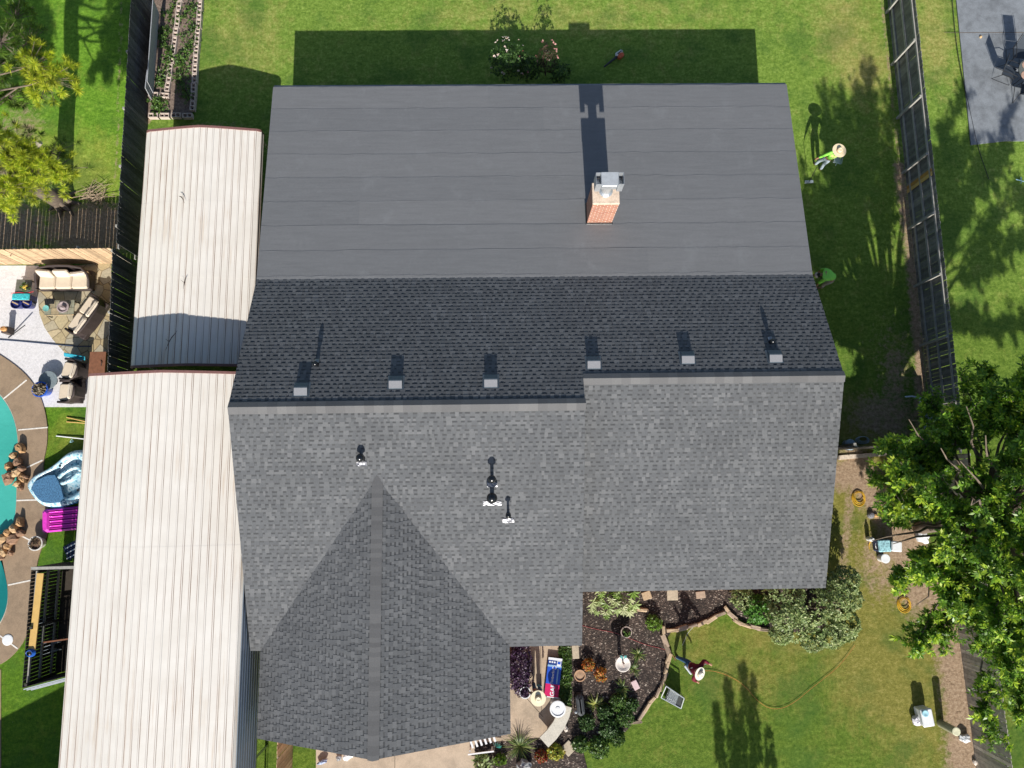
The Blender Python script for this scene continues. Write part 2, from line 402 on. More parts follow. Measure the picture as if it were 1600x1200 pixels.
# planting beds
m, t, b = nmat("bark_mulch"); p = wpos(t)
vo = N(t, "ShaderNodeTexVoronoi"); vo.inputs["Scale"].default_value = 22; t.links.new(vscale(t, p, (1, 1.7, 1)), vo.inputs["Vector"])
sp = N(t, "ShaderNodeSeparateColor"); t.links.new(vo.outputs["Color"], sp.inputs[0])
c = ramp(t, sp.outputs[0], [(0, (.018,.012,.010)), (.6, (.040,.027,.021)), (.86, (.08,.055,.042)), (.95, (.20,.15,.12)), (1, (.42,.36,.30))])
c = mix(t, c, ramp(t, noise(t, p, 1.5, 5), [(.35, .7), (.68, 1.6)]), 1.0, 'MULTIPLY')
t.links.new(c, b.inputs["Base Color"]); b.inputs["Roughness"].default_value = .9; bump(t, b, sp.outputs[1], .9, .05)
m_mulch = m
bed = pxpoly([(875,900),(1290,900),(1290,990),(1206,986),(1178,980),(1163,971),(1148,962),(1136,955),(1122,962),(1100,974),(1050,985),(1040,1000),(1044,1030),(1040,1050),(1031,1075),(1015,1100),(1000,1118),(975,1145),(930,1160),(895,1155),(880,1125),(872,1085)])
struct("mulch_bed", MB().prism(bed, -.05, .035), m_mulch)
struct("mulch_bed", MB().prism(pxpoly([(742,1160),(796,1158),(850,1152),(884,1125),(905,1150),(925,1230),(925,1320),(742,1320)]), -.05, .033), m_mulch)
m, t, b = nmat("planter_soil"); p = wpos(t)
c = ramp(t, noise(t, p, 12, 7, .75), [(.3, (.07,.048,.037)), (.5, (.19,.14,.11)), (.72, (.33,.26,.21))])
t.links.new(c, b.inputs["Base Color"]); b.inputs["Roughness"].default_value = .95; bump(t, b, noise(t, p, 25, 4), .5, .03)
struct("planter_soil", MB().prism(pxpoly([(240,-30),(310,-30),(300,182),(232,182)]), -.05, .06), m)

# ================================================================ HOUSE
XL, XR, XM = -8.657, 11.216, 2.66
Y1, h1, Y2, h2 = 15.54, 2.59, 7.56, 3.52
Y3, h3, Y3b, h3b = 2.767, 5.58, 3.622, 5.21
Y4, h4, Y5, h5 = -5.219, 2.6, -3.44, 2.6
GL, GR, GY, GX, GE, GP = -8.309, .167, -8.04, -4.07, 2.6, 4.75
def shingle_mat(name, k=1.0):
    m, t, b = nmat(name); g = N(t, "ShaderNodeNewGeometry")
    c = ramp(t, g.outputs["Random Per Island"], [(q_, tuple(k*z_ for z_ in c_)) for q_, c_ in ((0, (.100,.104,.110)), (.4, (.110,.114,.120)), (.75, (.124,.128,.133)), (1, (.150,.153,.158)))])
    p = g.outputs["Position"]
    c = mix(t, c, ramp(t, noise(t, p, 90, 3, .8), [(.3, .72), (.7, 1.3)]), 1.0, 'MULTIPLY')
    c = mix(t, c, ramp(t, noise(t, p, .8, 5, .7), [(.3, .9), (.7, 1.1)]), 1.0, 'MULTIPLY')
    t.links.new(c, b.inputs["Base Color"]); b.inputs["Roughness"].default_value = .9; b.inputs["Specular IOR Level"].default_value = .25
    bump(t, b, noise(t, p, 120, 2), .3, .004); return m
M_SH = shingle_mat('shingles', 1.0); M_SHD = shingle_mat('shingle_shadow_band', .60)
def cap_mat():
    m, t, b = nmat("cap_shingles"); g = N(t, "ShaderNodeNewGeometry")
    c = ramp(t, g.outputs["Random Per Island"], [(0, (.112,.111,.113)), (.5, (.134,.133,.135)), (1, (.158,.156,.156))])
    c = mix(t, c, ramp(t, noise(t, g.outputs["Position"], 60, 3, .8), [(.3, .8), (.7, 1.2)]), 1.0, 'MULTIPLY')
    t.links.new(c, b.inputs["Base Color"]); b.inputs["Roughness"].default_value = .9; return m
M_CAP = cap_mat()
M_TRIM = simple("brown_trim", (.16,.14,.13), .6)
M_BRICKW = simple("wall_brick", (.30,.16,.11), .85, .3, 20)
def brickmat(name, sc=1.0):
    m, t, b = nmat(name)
    tc = N(t, "ShaderNodeTexCoord"); mp = N(t, "ShaderNodeMapping"); mp.inputs["Rotation"].default_value = (PI/2, 0, 0)
    t.links.new(tc.outputs["Object"], mp.inputs["Vector"])
    br = N(t, "ShaderNodeTexBrick"); t.links.new(mp.outputs[0], br.inputs["Vector"])
    br.inputs["Color1"].default_value = (.34,.12,.07,1); br.inputs["Color2"].default_value = (.42,.19,.11,1); br.inputs["Mortar"].default_value = (.62,.52,.44,1)
    br.inputs["Scale"].default_value = 1.0; br.inputs["Brick Width"].default_value = .24; br.inputs["Row Height"].default_value = .105
    br.inputs["Mortar Size"].default_value = .009; br.inputs["Mortar Smooth"].default_value = .2; br.inputs["Bias"].default_value = -.2
    c = mix(t, br.outputs["Color"], ramp(t, noise(t, tc.outputs["Object"], 9, 6, .7), [(.3, .7), (.7, 1.25)]), 1.0, 'MULTIPLY')
    t.links.new(c, b.inputs["Base Color"]); b.inputs["Roughness"].default_value = .88; return m
M_BRICK = brickmat("brick")
house = thing("house", "single storey house under a new charcoal shingle roof with a low pitched rear section", "house", (0,0,0))
def slope(mb, O, u, v, Lu, Lv, cut=None, seed=1, e=.143, thick=.14):
    """roof slope of laminated shingles; O is the left eave corner, v runs up the slope"""
    O = Vector(O); u = Vector(u).normalized(); v = Vector(v).normalized(); n = u.cross(v).normalized()
    P = lambda a, b, c: O + u*a + v*b + n*c
    r = random.Random(seed)
    A = [P(0,0,0), P(Lu,0,0), P(Lu,Lv,0), P(0,Lv,0), P(0,0,-thick), P(Lu,0,-thick), P(Lu,Lv,-thick), P(0,Lv,-thick)]
    mb.add(A, [(0,1,2,3),(7,6,5,4),(0,4,5,1),(1,5,6,2),(2,6,7,3),(3,7,4,0)], 1)
    k = 0; y = 0.0; T = .013
    while y < Lv-.02:
        y1 = min(y+e, Lv); x = 0.0
        # shingle strips, each about a metre long, then the laminated tabs on them
        x = -r.uniform(0, .9)
        while x < Lu:
            xa, xb = max(0, x), min(Lu, x+1.0)
            if xb-xa > .01:
                ym = y+(y1-y)*.56; tm = T+(.003-T)*.56
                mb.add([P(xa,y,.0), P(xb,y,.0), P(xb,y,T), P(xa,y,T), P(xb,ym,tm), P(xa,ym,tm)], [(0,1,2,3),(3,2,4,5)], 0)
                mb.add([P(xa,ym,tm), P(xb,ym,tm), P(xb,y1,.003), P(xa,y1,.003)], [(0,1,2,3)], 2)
            x += 1.0
        x = -r.uniform(0, .2)
        while x < Lu:
            wd = r.uniform(.07, .20); xa, xb = max(0, x), min(Lu, x+wd)
            if xb-xa > .02:
                t2 = T+.007
                mb.add([P(xa,y-.002,T-.01), P(xb,y-.002,T-.01), P(xb,y-.002,t2), P(xa,y-.002,t2), P(xb,y1,.011), P(xa,y1,.011), P(xa,y1,.0), P(xb,y1,.0)],
                       [(0,1,2,3),(3,2,4,5),(0,3,5,6),(1,7,4,2)], 0)
            x += wd + r.uniform(.06, .17)
        y += e; k += 1
def vlen(*a): return Vector(a).length
# rear shingled slope (falls to +Y), in two stretches because the left ridge is higher
mb = MB()
slope(mb, (XR, Y2, h2), (-1,0,0), (0, Y3b-Y2, h3b-h2), XR-XM, vlen(Y3b-Y2, h3b-h2, 0), seed=3)
slope(mb, (XM, Y2, h2), (-1,0,0), (0, Y3-Y2, h3-h2), XM-XL, vlen(Y3-Y2, h3-h2, 0), seed=4)
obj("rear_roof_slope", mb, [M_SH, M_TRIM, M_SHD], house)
mb = MB(); slope(mb, (XL, Y4, h4), (1,0,0), (0, Y3-Y4, h3-h4), XM-XL, vlen(Y3-Y4, h3-h4, 0), seed=5)
obj("front_roof_slope", mb, [M_SH, M_TRIM, M_SHD], house)
mb = MB(); slope(mb, (XM+.01, Y5, h5), (1,0,0), (0, Y3b-Y5, h3b-h5), XR-XM-.01, vlen(Y3b-Y5, h3b-h5, 0), seed=6)
obj("front_roof_slope", mb, [M_SH, M_TRIM, M_SHD], house)
Lg = 9.6; sg = vlen(GX-GL, GP-GE, 0)
mb = MB(); slope(mb, (GL, GY+Lg, GE), (0,-1,0), (GX-GL, 0, GP-GE), Lg, sg, seed=7)
slope(mb, (GR, GY, GE), (0,1,0), (GX-GR, 0, GP-GE), Lg, vlen(GX-GR, GP-GE, 0), seed=8)
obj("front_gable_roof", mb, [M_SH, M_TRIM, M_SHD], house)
# the lines of cap shingles
def caps(name, A, B, lw, rw, ex=.2, seed=1, step=.012):
    """folded cap shingles from A to B; lw, rw = (horizontal half width vector, drop)"""
    A, B = Vector(A), Vector(B); d = B-A; n = int(d.length/ex); mb = MB(); r = random.Random(seed)
    for i in range(n+1):
        a = A + d*(i/(n+1)); c = A + d*((i+1)/(n+1)) + d.normalized()*.02
        j = r.uniform(-.006, .006)
        lf, rt = Vector(lw)*(1+j), Vector(rw)*(1-j)
        up0, up1 = Vector((0,0,.036)), Vector((0,0,.036+step))
        mb.add([a+lf+up0, a+up0+Vector((0,0,.01)), a+rt+up0, c+lf+up1, c+up1+Vector((0,0,.01)), c+rt+up1, c+lf+up0*.4, c+up0*.4, c+rt+up0*.4],
               [(0,1,4,3),(1,2,5,4),(3,4,7,6),(4,5,8,7)])
    return obj(name, mb, M_CAP, house)
sF = (h3-h4)/(Y3-Y4); sB = (h3-h2)/(Y2-Y3)
caps("ridge_cap", (XL, Y3, h3), (XM, Y3, h3), (0, .17, -.17*sB), (0, -.22, -.22*sF), .31, 1, .004)
caps("ridge_cap", (XM, Y3b, h3b), (XR, Y3b, h3b), (0, .17, -.17*sB), (0, -.20, -.20*sF), .31, 2, .004)
sG = (GP-GE)/(GX-GL)
caps("ridge_cap", (GX, .62, GP), (GX, GY, GP), (-.17, 0, -.17*sG), (.19, 0, -.19*(GP-GE)/(GR-GX)), .145, 3, .012)
# little membrane-covered saddle where the gable ridge dies into the slope
# low pitched rear section in rolled roofing
m, t, b = nmat("rolled_roofing"); g = N(t, "ShaderNodeNewGeometry"); p = g.outputs["Position"]
c = ramp(t, g.outputs["Random Per Island"], [(0, (.152,.156,.163)), (1, (.167,.170,.176))])
c = mix(t, c, ramp(t, noise(t, p, 110, 3, .8), [(.3, .80), (.7, 1.2)]), 1.0, 'MULTIPLY')
c = mix(t, c, ramp(t, noise(t, vscale(t, p, (.35, 4, 1)), 2.2, 8, .75), [(.36, .93), (.64, 1.06)]), 1.0, 'MULTIPLY')
c = mix(t, c, ramp(t, noise(t, p, 45, 3, .9), [(.35, .86), (.65, 1.12)]), 1.0, 'MULTIPLY')
scuff = ramp(t, noise(t, vscale(t, p, (1, .8, 1)), 1.1, 8, .75), [(.55, 0.), (.72, .35)])
c = mix(t, c, (.23,.24,.25), scuff)
t.links.new(c, b.inputs["Base Color"]); b.inputs["Roughness"].default_value = .82; b.inputs["Specular IOR Level"].default_value = .3
bump(t, b, noise(t, p, 100, 2), .3, .004); M_ROLL = m
u = Vector((-1,0,0)); v = Vector((0, Y2-Y1, h2-h1)).normalized(); n_ = u.cross(v); LV = vlen(Y2-Y1, h2-h1, 0)
P = lambda a, bb, c: Vector((XR, Y1, h1)) + u*a + v*bb + n_*c
LU = XR-XL; mb = MB()
mb.add([P(0,0,0),P(LU,0,0),P(LU,LV,0),P(0,LV,0),P(0,0,-.14),P(LU,0,-.14),P(LU,LV,-.14),P(0,LV,-.14)], [(0,1,2,3),(7,6,5,4),(0,4,5,1),(1,5,6,2),(2,6,7,3),(3,7,4,0)], 1)
y = 0.0; k = 0; r = random.Random(5)
while y < LV-.01:
    y1 = min(LV, y+.985); cutp = [0, LU*(.12+.75*r.random()), LU]
    for xa, xb in zip(cutp[:-1], cutp[1:]):
        if k == 0: pass
        lift = .004 if xa > 0 else 0
        xs_ = xa-(.06 if lift else 0); ns = 26; V_ = []
        for q_ in range(ns+1):
            x_ = xs_+(xb-xs_)*q_/ns; jy = r.uniform(-.009, .009) if 0 < y else 0; hh_ = .0085+lift*.7+r.uniform(-.0045, .005)
            V_ += [P(x_, y+jy, .0), P(x_, y+jy, hh_), P(x_, y+.05, .010+lift*.7), P(x_, y1+.012, .004+lift*.6)]
        mb.add(V_, [(4*q_+c_, 4*q_+4+c_, 4*q_+5+c_, 4*q_+1+c_) for q_ in range(ns) for c_ in range(3)] + [(0,1,2,3)], 0)
    y += .985; k += 1
obj("low_slope_roof", mb, [M_ROLL, M_TRIM], house)
mb = MB().box(((XL+XR)/2, Y2+.02, h2+.022), (XR-XL-.02, .10, .02), M=Matrix.Rotation(.0, 3, 'X'))
# walls
def wallbox(nm, x0, x1, y0, y1, z1): return obj(nm, MB().box(((x0+x1)/2, (y0+y1)/2, z1/2), (x1-x0, y1-y0, z1)), M_BRICKW, house)
wallbox("wall", XL+.45, XR-.45, Y3b, Y1-.5, 2.4)
wallbox("wall", XL+.451, XM-.3, Y4+.5, Y3b-.001, 2.45)
wallbox("wall", XM-.3, XR-.451, Y5+.5, Y3b-.002, 2.44)
wallbox("wall", GL+.45, GR-.4, GY+.45, Y4+.499, 2.43)
mb = MB().add([(GL+.5, GY+.46, 2.43), (GR-.45, GY+.46, 2.43), (GX, GY+.46, GP-.2), (GL+.5, GY+.6, 2.43), (GR-.45, GY+.6, 2.43), (GX, GY+.6, GP-.2)], [(0,1,2),(5,4,3),(0,2,5,3),(1,4,5,2)])
obj("gable_end", mb, M_BRICKW, house)
# step between the two front slopes
zz = lambda y: h3b-(Y3b-y)*sF
mb = MB().add([(XM+.003, Y4+.2, h4), (XM+.003, Y3, h3-.14), (XM+.003, Y3+.8, h3b-.2), (XM+.003, Y3, h3b-.9), (XM+.003, Y4+.2, h4-.3)], [(0,1,2,3,4),(4,3,2,1,0)])
obj("step_flashing", mb, M_TRIM, house)
# gutter
obj("gutter", MB().box(((XL+XR)/2, Y1+.05, h1-.10), (XR-XL-.04, .09, .10)), simple("gutter_grey", (.24,.25,.26), .5), house)
# roof vents on the rear slope
nB = Vector((0, sB, 1)).normalized(); vB = Vector((0, -1, sB)).normalized(); uB = Vector((-1, 0, 0))   # vB runs up the slope
def zB(y): return h2 + (Y2-y)*sB
def onB(px, py):
    h = 4.5
    for _ in range(8): q = W(px, py, h); h = zB(q.y)
    return q
M_VT = simple("vent_lit_face", (.33,.33,.34), .45, .05, metal=.3); M_VS = simple("vent_shaded_faces", (.10,.125,.15), .5, .1)  # sunlit face coloured lighter, faces in shade coloured darker
for px, py in ((470,619),(618,608),(767,606),(928,577),(1075,569),(1212,567)):
    q = onB(px, py) + nB*.022
    F = lambda a, d, c: q + uB*a - vB*d + nB*c
    prof = [(0,0),(0,.035),(.205,.15),(.24,.155),(.43,.10),(.43,0)]; s = .21
    vs = [F(-s, d, c) for d, c in prof] + [F(s, d, c) for d, c in prof]; k = len(prof)
    mb = MB(); mb.add(vs, [(1,2,8,7)], 0); mb.add(vs, [(0,1,7,6),(2,3,9,8),(3,4,10,9),(4,5,11,10),(0,5,4,3,2,1),(6,7,8,9,10,11)], 1)
    fl_ = [F(a, d, c) for a, d, c in ((-.27,-.03,.0),(.27,-.03,.0),(.27,.5,.0),(-.27,.5,.0))]; mb.add(fl_, [(0,1,2,3)], 1)
    obj("roof_vent", mb, [M_VT, M_VS], house)
# flue pipes
M_BLK = simple("black_gloss", (.008,.009,.011), .22, .2, spec=.6); M_LEAD = simple("lead_flashing", (.30,.30,.32), .35, .25, 30, metal=.5)
M_GALV = simple("galvanised", (.46,.49,.52), .38, .15, 8, metal=.55)
def pipe_n(px, py, kind, hh, zf, nn, vv, uu, onf):
    q = onf(px, py); root = None
    mb = MB(); r0 = {'thin': .045, 'ball': .055, 'big': .07, 'small': .04}[kind]
    mb.tube([q-Vector((0,0,.05)), q+Vector((0,0,hh))], r0, 12)
    top = q+Vector((0,0,hh))
    rc = {'thin': .085, 'ball': .13, 'big': .175, 'small': .09}[kind]
    mb.lathe(top, [(rc*.6,-rc*.7),(rc,-rc*.35),(rc,.0),(rc*.86,rc*.4),(rc*.55,rc*.75),(.01,rc*.9)], 16)
    mb.lathe(q+nn*.02, [(rc*.95,-.02),(rc*.9,.02),(r0*1.3,.10),(r0*1.1,.12)], 14)
    o = obj("flue_pipe", mb, M_BLK, house, smooth=True)
    f = MB(); sw = {'thin': .07, 'ball': .17, 'big': .30, 'small': .19}[kind]
    c = q - vv*(.10 if kind != 'thin' else .06) + nn*.025; rr = random.Random(int(px)); nx, ny = 7, 5
    vs = []
    for j in range(ny):
        for i in range(nx):
            vs.append(c + uu*(-sw+2*sw*i/(nx-1)) - vv*(.0+.15*j/(ny-1)) + nn*rr.uniform(.0, .028))
    f.add(vs, [(j*nx+i, j*nx+i+1, (j+1)*nx+i+1, (j+1)*nx+i) for j in range(ny-1) for i in range(nx-1)])
    obj("flashing", f, M_LEAD, o)
for a in ((495,570,'thin',.22),(1204,535,'thin',.20)): pipe_n(*a, zB, nB, vB, uB, onB)
nF = Vector((0, -sF, 1)).normalized(); vF = Vector((0, 1, sF)).normalized(); uF = Vector((1,0,0))
def onF(px, py):
    h = 4
    for _ in range(8): q = W(px, py, h); h = h3-(Y3-q.y)*sF
    return q
for a in ((565,716,'ball',.30),(769,749,'ball',.60),(769,778,'big',.55),(794,805,'small',.55)): pipe_n(*a, None, nF, vF, uF, onF)
# chimney
cx0, cx1, cy0, cy1, cz0, cz1 = 3.186, 4.092, 9.685, 10.43, 3.05, 5.02
cc = Vector(((cx0+cx1)/2, (cy0+cy1)/2, 0))
ch = obj("chimney", MB().box((cc.x, cc.y, (cz0+cz1)/2-.03), (cx1-cx0, cy1-cy0, cz1-cz0-.06)), M_BRICK, house)
ch.location = (0,0,0)
m_cr = concrete("mortar_crown", (.66,.52,.40), .3, 7)
obj("crown", MB().bbox((cc.x, cc.y, cz1-.02), (cx1-cx0+.02, cy1-cy0+.02, .08), r=.015), m_cr, ch)
obj("base_flashing", MB().bbox((cc.x-.01, cc.y-.02, cz0+.14), (cx1-cx0+.08, cy1-cy0+.10, .26), r=.02), M_BLK, ch)
cap = MB(); fc = Vector((cc.x, cc.y+.08, cz1))
cap.lathe(fc, [(.24,.02),(.235,.04),(.165,.10),(.16,.60)], 16)
# wind cap: cross box with an open upright duct at each end
zc = cz1+.74
cap.bbox((fc.x, fc.y, zc), (.58, .42, .34), r=.05)
for s in (-1, 1):
    ex = fc.x + s*.37
    for dx, dy, sx, sy in ((-.085,0,.012,.40),(.085,0,.012,.40),(0,-.20,.18,.012),(0,.20,.18,.012)):
        cap.box((ex+dx, fc.y+dy, zc-.01), (sx, sy, .56))
    cap.box((ex, fc.y, zc-.16), (.15, .37, .02))
cap.add([(fc.x-.28, fc.y-.21, zc+.16), (fc.x+.28, fc.y-.21, zc+.16), (fc.x+.28, fc.y+.21, zc+.28), (fc.x-.28, fc.y+.21, zc+.28)], [(0,1,2,3)])
obj("chimney_cap", cap, M_GALV, ch)

# ================================================================ METAL CARPORTS
m, t, b = nmat("white_sheet_metal"); p = wpos(t)
c = ramp(t, noise(t, p, 1.2, 5), [(.3, (.69,.645,.58)), (.7, (.76,.72,.66))])
st = noise(t, vscale(t, p, (6, .22, 1)), 1.6, 4, .6)
c = mix(t, c, (.50,.36,.24), ramp(t, mth(t, 'MULTIPLY', st, mth(t, 'ADD', noise(t, p, .35, 3), .5)), [(.56, 0.), (.76, .55)]))
t.links.new(c, b.inputs["Base Color"]); b.inputs["Roughness"].default_value = .42; M_SHEET = m
m, t, b = nmat("rib_dirt"); p = wpos(t)
st = noise(t, vscale(t, p, (3.3, .22, 1)), 1.4, 4, .6)
st = mth(t, 'MULTIPLY', st, mth(t, 'ADD', noise(t, p, .3, 3), .5))
c = ramp(t, st, [(.34, (.60,.57,.53)), (.50, (.44,.38,.33)), (.68, (.24,.14,.09))])
t.links.new(c, b.inputs["Base Color"]); b.inputs["Roughness"].default_value = .6; M_RIB = m
M_ETRIM = simple("maroon_trim", (.20,.10,.09), .5)
def carport(label, xa, xb, ya, yb, ze, zr, corner, drop, loc, wall=None, seams=()):
    root = thing("metal_carport", label, "carport", loc)
    half = (xb-xa)/2; xc = (xa+xb)/2
    def prof(s):
        """s: signed distance along the arch from the centre line -> x, z"""
        a = abs(s); flat = half-corner
        if a < flat: x = a; z = zr-(zr-ze-corner*.45)*(a/flat)**1.25
        else:
            q = (a-flat)/(corner*1.35)*PI/2; q = min(q, PI/2)
            x = flat+corner*math.sin(q); z = ze+corner*.45-corner*.45*(1-math.cos(q))*1.0
            over = a-flat-corner*1.35
            if over > 0: z -= over
        return xc+math.copysign(x, s), z
    Lh = half-corner+corner*1.35+drop
    mb = MB(); ys = [ya]+list(seams)+[yb]
    for k, (y0, y1) in enumerate(zip(ys[:-1], ys[1:])):
        lift = .0025*(k % 2)
        pr = []; s = -Lh; step = .25
        kk = int(Lh/step)
        pts = [-Lh]
        for j in range(-kk, kk+1):
            c0 = j*step
            for d, hgt in ((-.035, 0), (-.016, 1), (.016, 1), (.035, 0)):
                if -Lh < c0+d < Lh: pts.append((c0+d, hgt))
        pts[0] = (-Lh, 0); pts.append((Lh, 0))
        vs = []
        for s_, hgt in pts:
            x, z = prof(s_); x2, z2 = prof(s_+.001); tx, tz = x2-x, z2-z; L = math.hypot(tx, tz)+1e-9
            nx, nz = -tz/L, tx/L
            o_ = (.014*hgt + lift)
            vs.append((x+nx*o_, z+nz*o_))
        n = len(vs)
        V = [(x, y0, z) for x, z in vs] + [(x, y1, z) for x, z in vs]
        F = []; MI = []
        for i in range(n-1):
            F.append((i, i+1, n+i+1, n+i)); side = pts[i][1] != pts[i+1][1]
            mb.add([V[i], V[i+1], V[n+i+1], V[n+i]], [(0,1,2,3)], 1 if side else 0)
        F0 = []
    sh = obj("roof_sheet", mb, [M_SHEET, M_RIB], root, world=True)
    so_ = sh.modifiers.new("thickness", 'SOLIDIFY'); so_.thickness = .012; so_.offset = -1
    q = [prof(-Lh+2*Lh*i/48) for i in range(49)]
    for yy in (ya-.03, yb+.03):
        tr = MB()
        for i in range(48):
            (x0, z0), (x1, z1) = q[i], q[i+1]
            tr.add([(x0,yy-.045,z0+.03),(x1,yy-.045,z1+.03),(x1,yy+.045,z1+.03),(x0,yy+.045,z0+.03),(x0,yy-.045,z0-.07),(x1,yy-.045,z1-.07),(x1,yy+.045,z1-.07),(x0,yy+.045,z0-.07)],
                   [(0,1,2,3),(4,7,6,5),(0,4,5,1),(2,6,7,3)])
        obj("end_trim", tr, M_ETRIM, root, world=True)
    zt = prof(Lh)[1]
    k = max(2, int((yb-ya)/3.2))
    for s in (-1, 1):
        for j in range(k+1):
            yy = ya+.2+(yb-ya-.4)*j/k
            obj("post", MB().box((xc+s*(half-.06), yy, (zt)/2), (.06, .06, zt)), M_GALV, root, world=True)
    for j in range(k+1):
        yy = ya+.2+(yb-ya-.4)*j/k; bows = MB()
        bows.tube([(prof(-half+.1+(2*half-.2)*i/12)[0], yy, prof(-half+.1+(2*half-.2)*i/12)[1]-.06) for i in range(13)], .03, 4)
        obj("roof_bow", bows, M_GALV, root, world=True)
    if wall:
        y0, y1, z0, x = wall; wm = MB(); z = z0
        vs = []
        zz = z0; prf = []
        while zz < zt+.05: prf += [(0, zz), (0, zz+.14), (.022, zz+.16), (.022, zz+.20), (0, zz+.22)]; zz += .229
        for (dx, a), (dx2, a2) in zip(prf[:-1], prf[1:]):
            wm.add([(x+dx, y0, a), (x+dx, y1, a), (x+dx2, y1, a2), (x+dx2, y0, a2)], [(0,1,2,3)])
        obj("side_wall", wm, M_WALLSH, root, world=True)
    return root
M_WALLSH = simple("grey_wall_sheet", (.34,.38,.42), .35, .08, 2, metal=.25)
carport("large white ribbed metal carport beside the house, taller of the two, with rust streaks", -14.42, -8.74, -12.6, 4.20, 3.3, 3.98, .42, .12, (-11.56, -3, 0),
        wall=(-12.5, 4.0, 1.3, -8.73), seams=(-7.2, -1.62))
carport("lower white ribbed metal carport running back to the raised bed", -13.60, -9.18, 4.75, 13.92, 2.12, 2.56, .34, .25, (-11.38, 9.3, 0), seams=(8.0, 11.0))
M_TWIG = simple("dead_twig", (.07,.05,.035), .9)
def roofz(x): return 2.575-.42*(abs(x+11.38)/1.9)**1.25*.6
for i, (px, py, rz, ln) in enumerate(((284,310,1.9,.35),(289,440,1.3,.45),(268,530,1.1,.75))):
    q = W(px, py, 2.62); pts = [(q.x+ln/2*math.sin(a*.5)*math.cos(rz)*.5+ln/2*a/3*math.cos(rz+.2), q.y+ln/2*a/3*math.sin(rz+.3)+.05*math.cos(a), q.z+.01) for a in (-3,-2,-1,0,1,2,3)]
    o = MB().tube(pts, [.004,.008,.013,.016,.013,.009,.004], 5)
    o.tube([pts[2], (pts[2][0]-.12, pts[2][1]+.1, pts[2][2]+.02)], [.008,.004], 4)
    tag(obj("twig", o, M_TWIG, loc=q), ("short dark curled twig near the back end of the lower carport roof", "curled twig in the middle of the lower carport roof", "longest curled twig, in the shaded part of the lower carport roof")[i], "twig", "dead twigs on the carport roof")

# ================================================================ FENCES
M_GREY = simple("weathered_picket", (.19,.185,.17), .9, .35, 6, island=.35)
M_GREY2 = simple("weathered_rail", (.34,.33,.30), .85, .25, 6, island=.2)
M_TANW = simple("honey_picket", (.52,.36,.22), .85, .3, 5, island=.35)
M_NEWW = simple("new_yellow_lumber", (.62,.40,.13), .7, .12, 5)
M_BRN = simple("brown_stain_wood", (.20,.085,.045), .6, .3, 9)
def fence(label, A, B, hh=1.83, side=1, mat=M_GREY, rails=(.3,.95,1.6), post_every=2.45, pitch=.148, pw=.140, seed=1, rail_side=1, first=.0, postm=M_GREY2, group=None):
    A, B = Vector((*A[:2], 0)), Vector((*B[:2], 0)); d = B-A; L = d.length; u = d.normalized(); n = Vector((-u.y, u.x, 0))*rail_side
    ang = math.atan2(u.y, u.x); root = thing("wooden_fence", label, "fence", tuple((A+B)/2), 0, group)
    r = random.Random(seed); mb = MB(); k = int(L/pitch)
    for i in range(k):
        c = A+u*((i+.5)*pitch)-n*.012*(1+r.uniform(-.2, .6)); q = hh+r.uniform(-.025, .015)
        a = ang+r.uniform(-.06, .06); M = Matrix.Rotation(a, 3, 'Z') @ Matrix.Rotation(r.uniform(-.008, .008), 3, 'Y'); x = pw/2-.001
        # dog-eared board
        pr = [(-x, .02), (x, .02), (x, q-.03), (x-.025, q), (-x+.025, q), (-x, q-.03)]
        vs = [M @ Vector((a_, -.009, z_)) + c for a_, z_ in pr] + [M @ Vector((a_, .009, z_)) + c for a_, z_ in pr]
        mb.add(vs, [(0,1,2,3,4,5), (11,10,9,8,7,6)] + [(j, 6+j, 6+(j+1) % 6, (j+1) % 6) for j in range(6)])
    obj("pickets", mb, mat, root, world=True)
    for z in rails:
        p0 = A+n*.03; c = (p0+B+n*.03)/2
        obj("rail", MB().box((c.x, c.y, z), (L, .045, .09), ang), postm, root, world=True)
    if post_every:
        t = first
        while t < L:
            c = A+u*t+n*.10
            obj("post", MB().box((c.x, c.y, hh*.46), (.09, .09, hh*.92), ang), postm, root, world=True); t += post_every
    return root
fence("weathered grey picket fence with its rails and posts facing the house, beyond the side lawn", (17.07, 25), (17.10, 1.2), 1.9, rail_side=-1, rails=(.33,1.0,1.68), first=25-22.94+.0, post_every=2.47, seed=3)
f = fence("grey board fence, smooth side to the front lawn, partly under the big tree", (17.16, 1.15), (17.62, -15), 2.05, rail_side=1, rails=(.3,1.0,1.7), seed=4, mat=simple("grey_picket_b", (.42,.38,.32), .9, .35, 6, island=.3))
fence("tall dark picket fence beside the raised bed, back end of the left boundary", (-14.85, 25), (-14.66, 9.47), 1.83, rail_side=-1, rails=(.3,1.55), seed=5, post_every=2.44, mat=simple("dark_picket", (.085,.085,.085), .9, .4, 6, island=.5))
fence("dark picket fence between the flagstone patio and the lower carport", (-14.78, 9.38), (-14.60, 3.2), 1.83, rail_side=-1, rails=(.3,1.55), seed=6, post_every=2.44, mat=simple("dark_picket", (.085,.085,.085), .9, .4, 6, island=.5))
fence("sunlit honey brown board fence behind the wicker sofa", (-26, 9.40), (-14.84, 9.42), 1.80, rail_side=1, rails=(.3,1.5), seed=7, mat=M_TANW)
fence("honey brown board fence below the left corner of the front gable", (-7.86, -7.6), (-7.86, -15), 1.9, rail_side=-1, rails=(.3,1.6), seed=8, mat=M_TANW, post_every=0)
nb = thing("fence_board", "new honey coloured board wired across the grey fence", "board", (17.0, 12.0, 0))
obj("board", MB().box((17.045, 12.2, .95), (.02, .15, 1.75)), M_NEWW, nb, world=True)
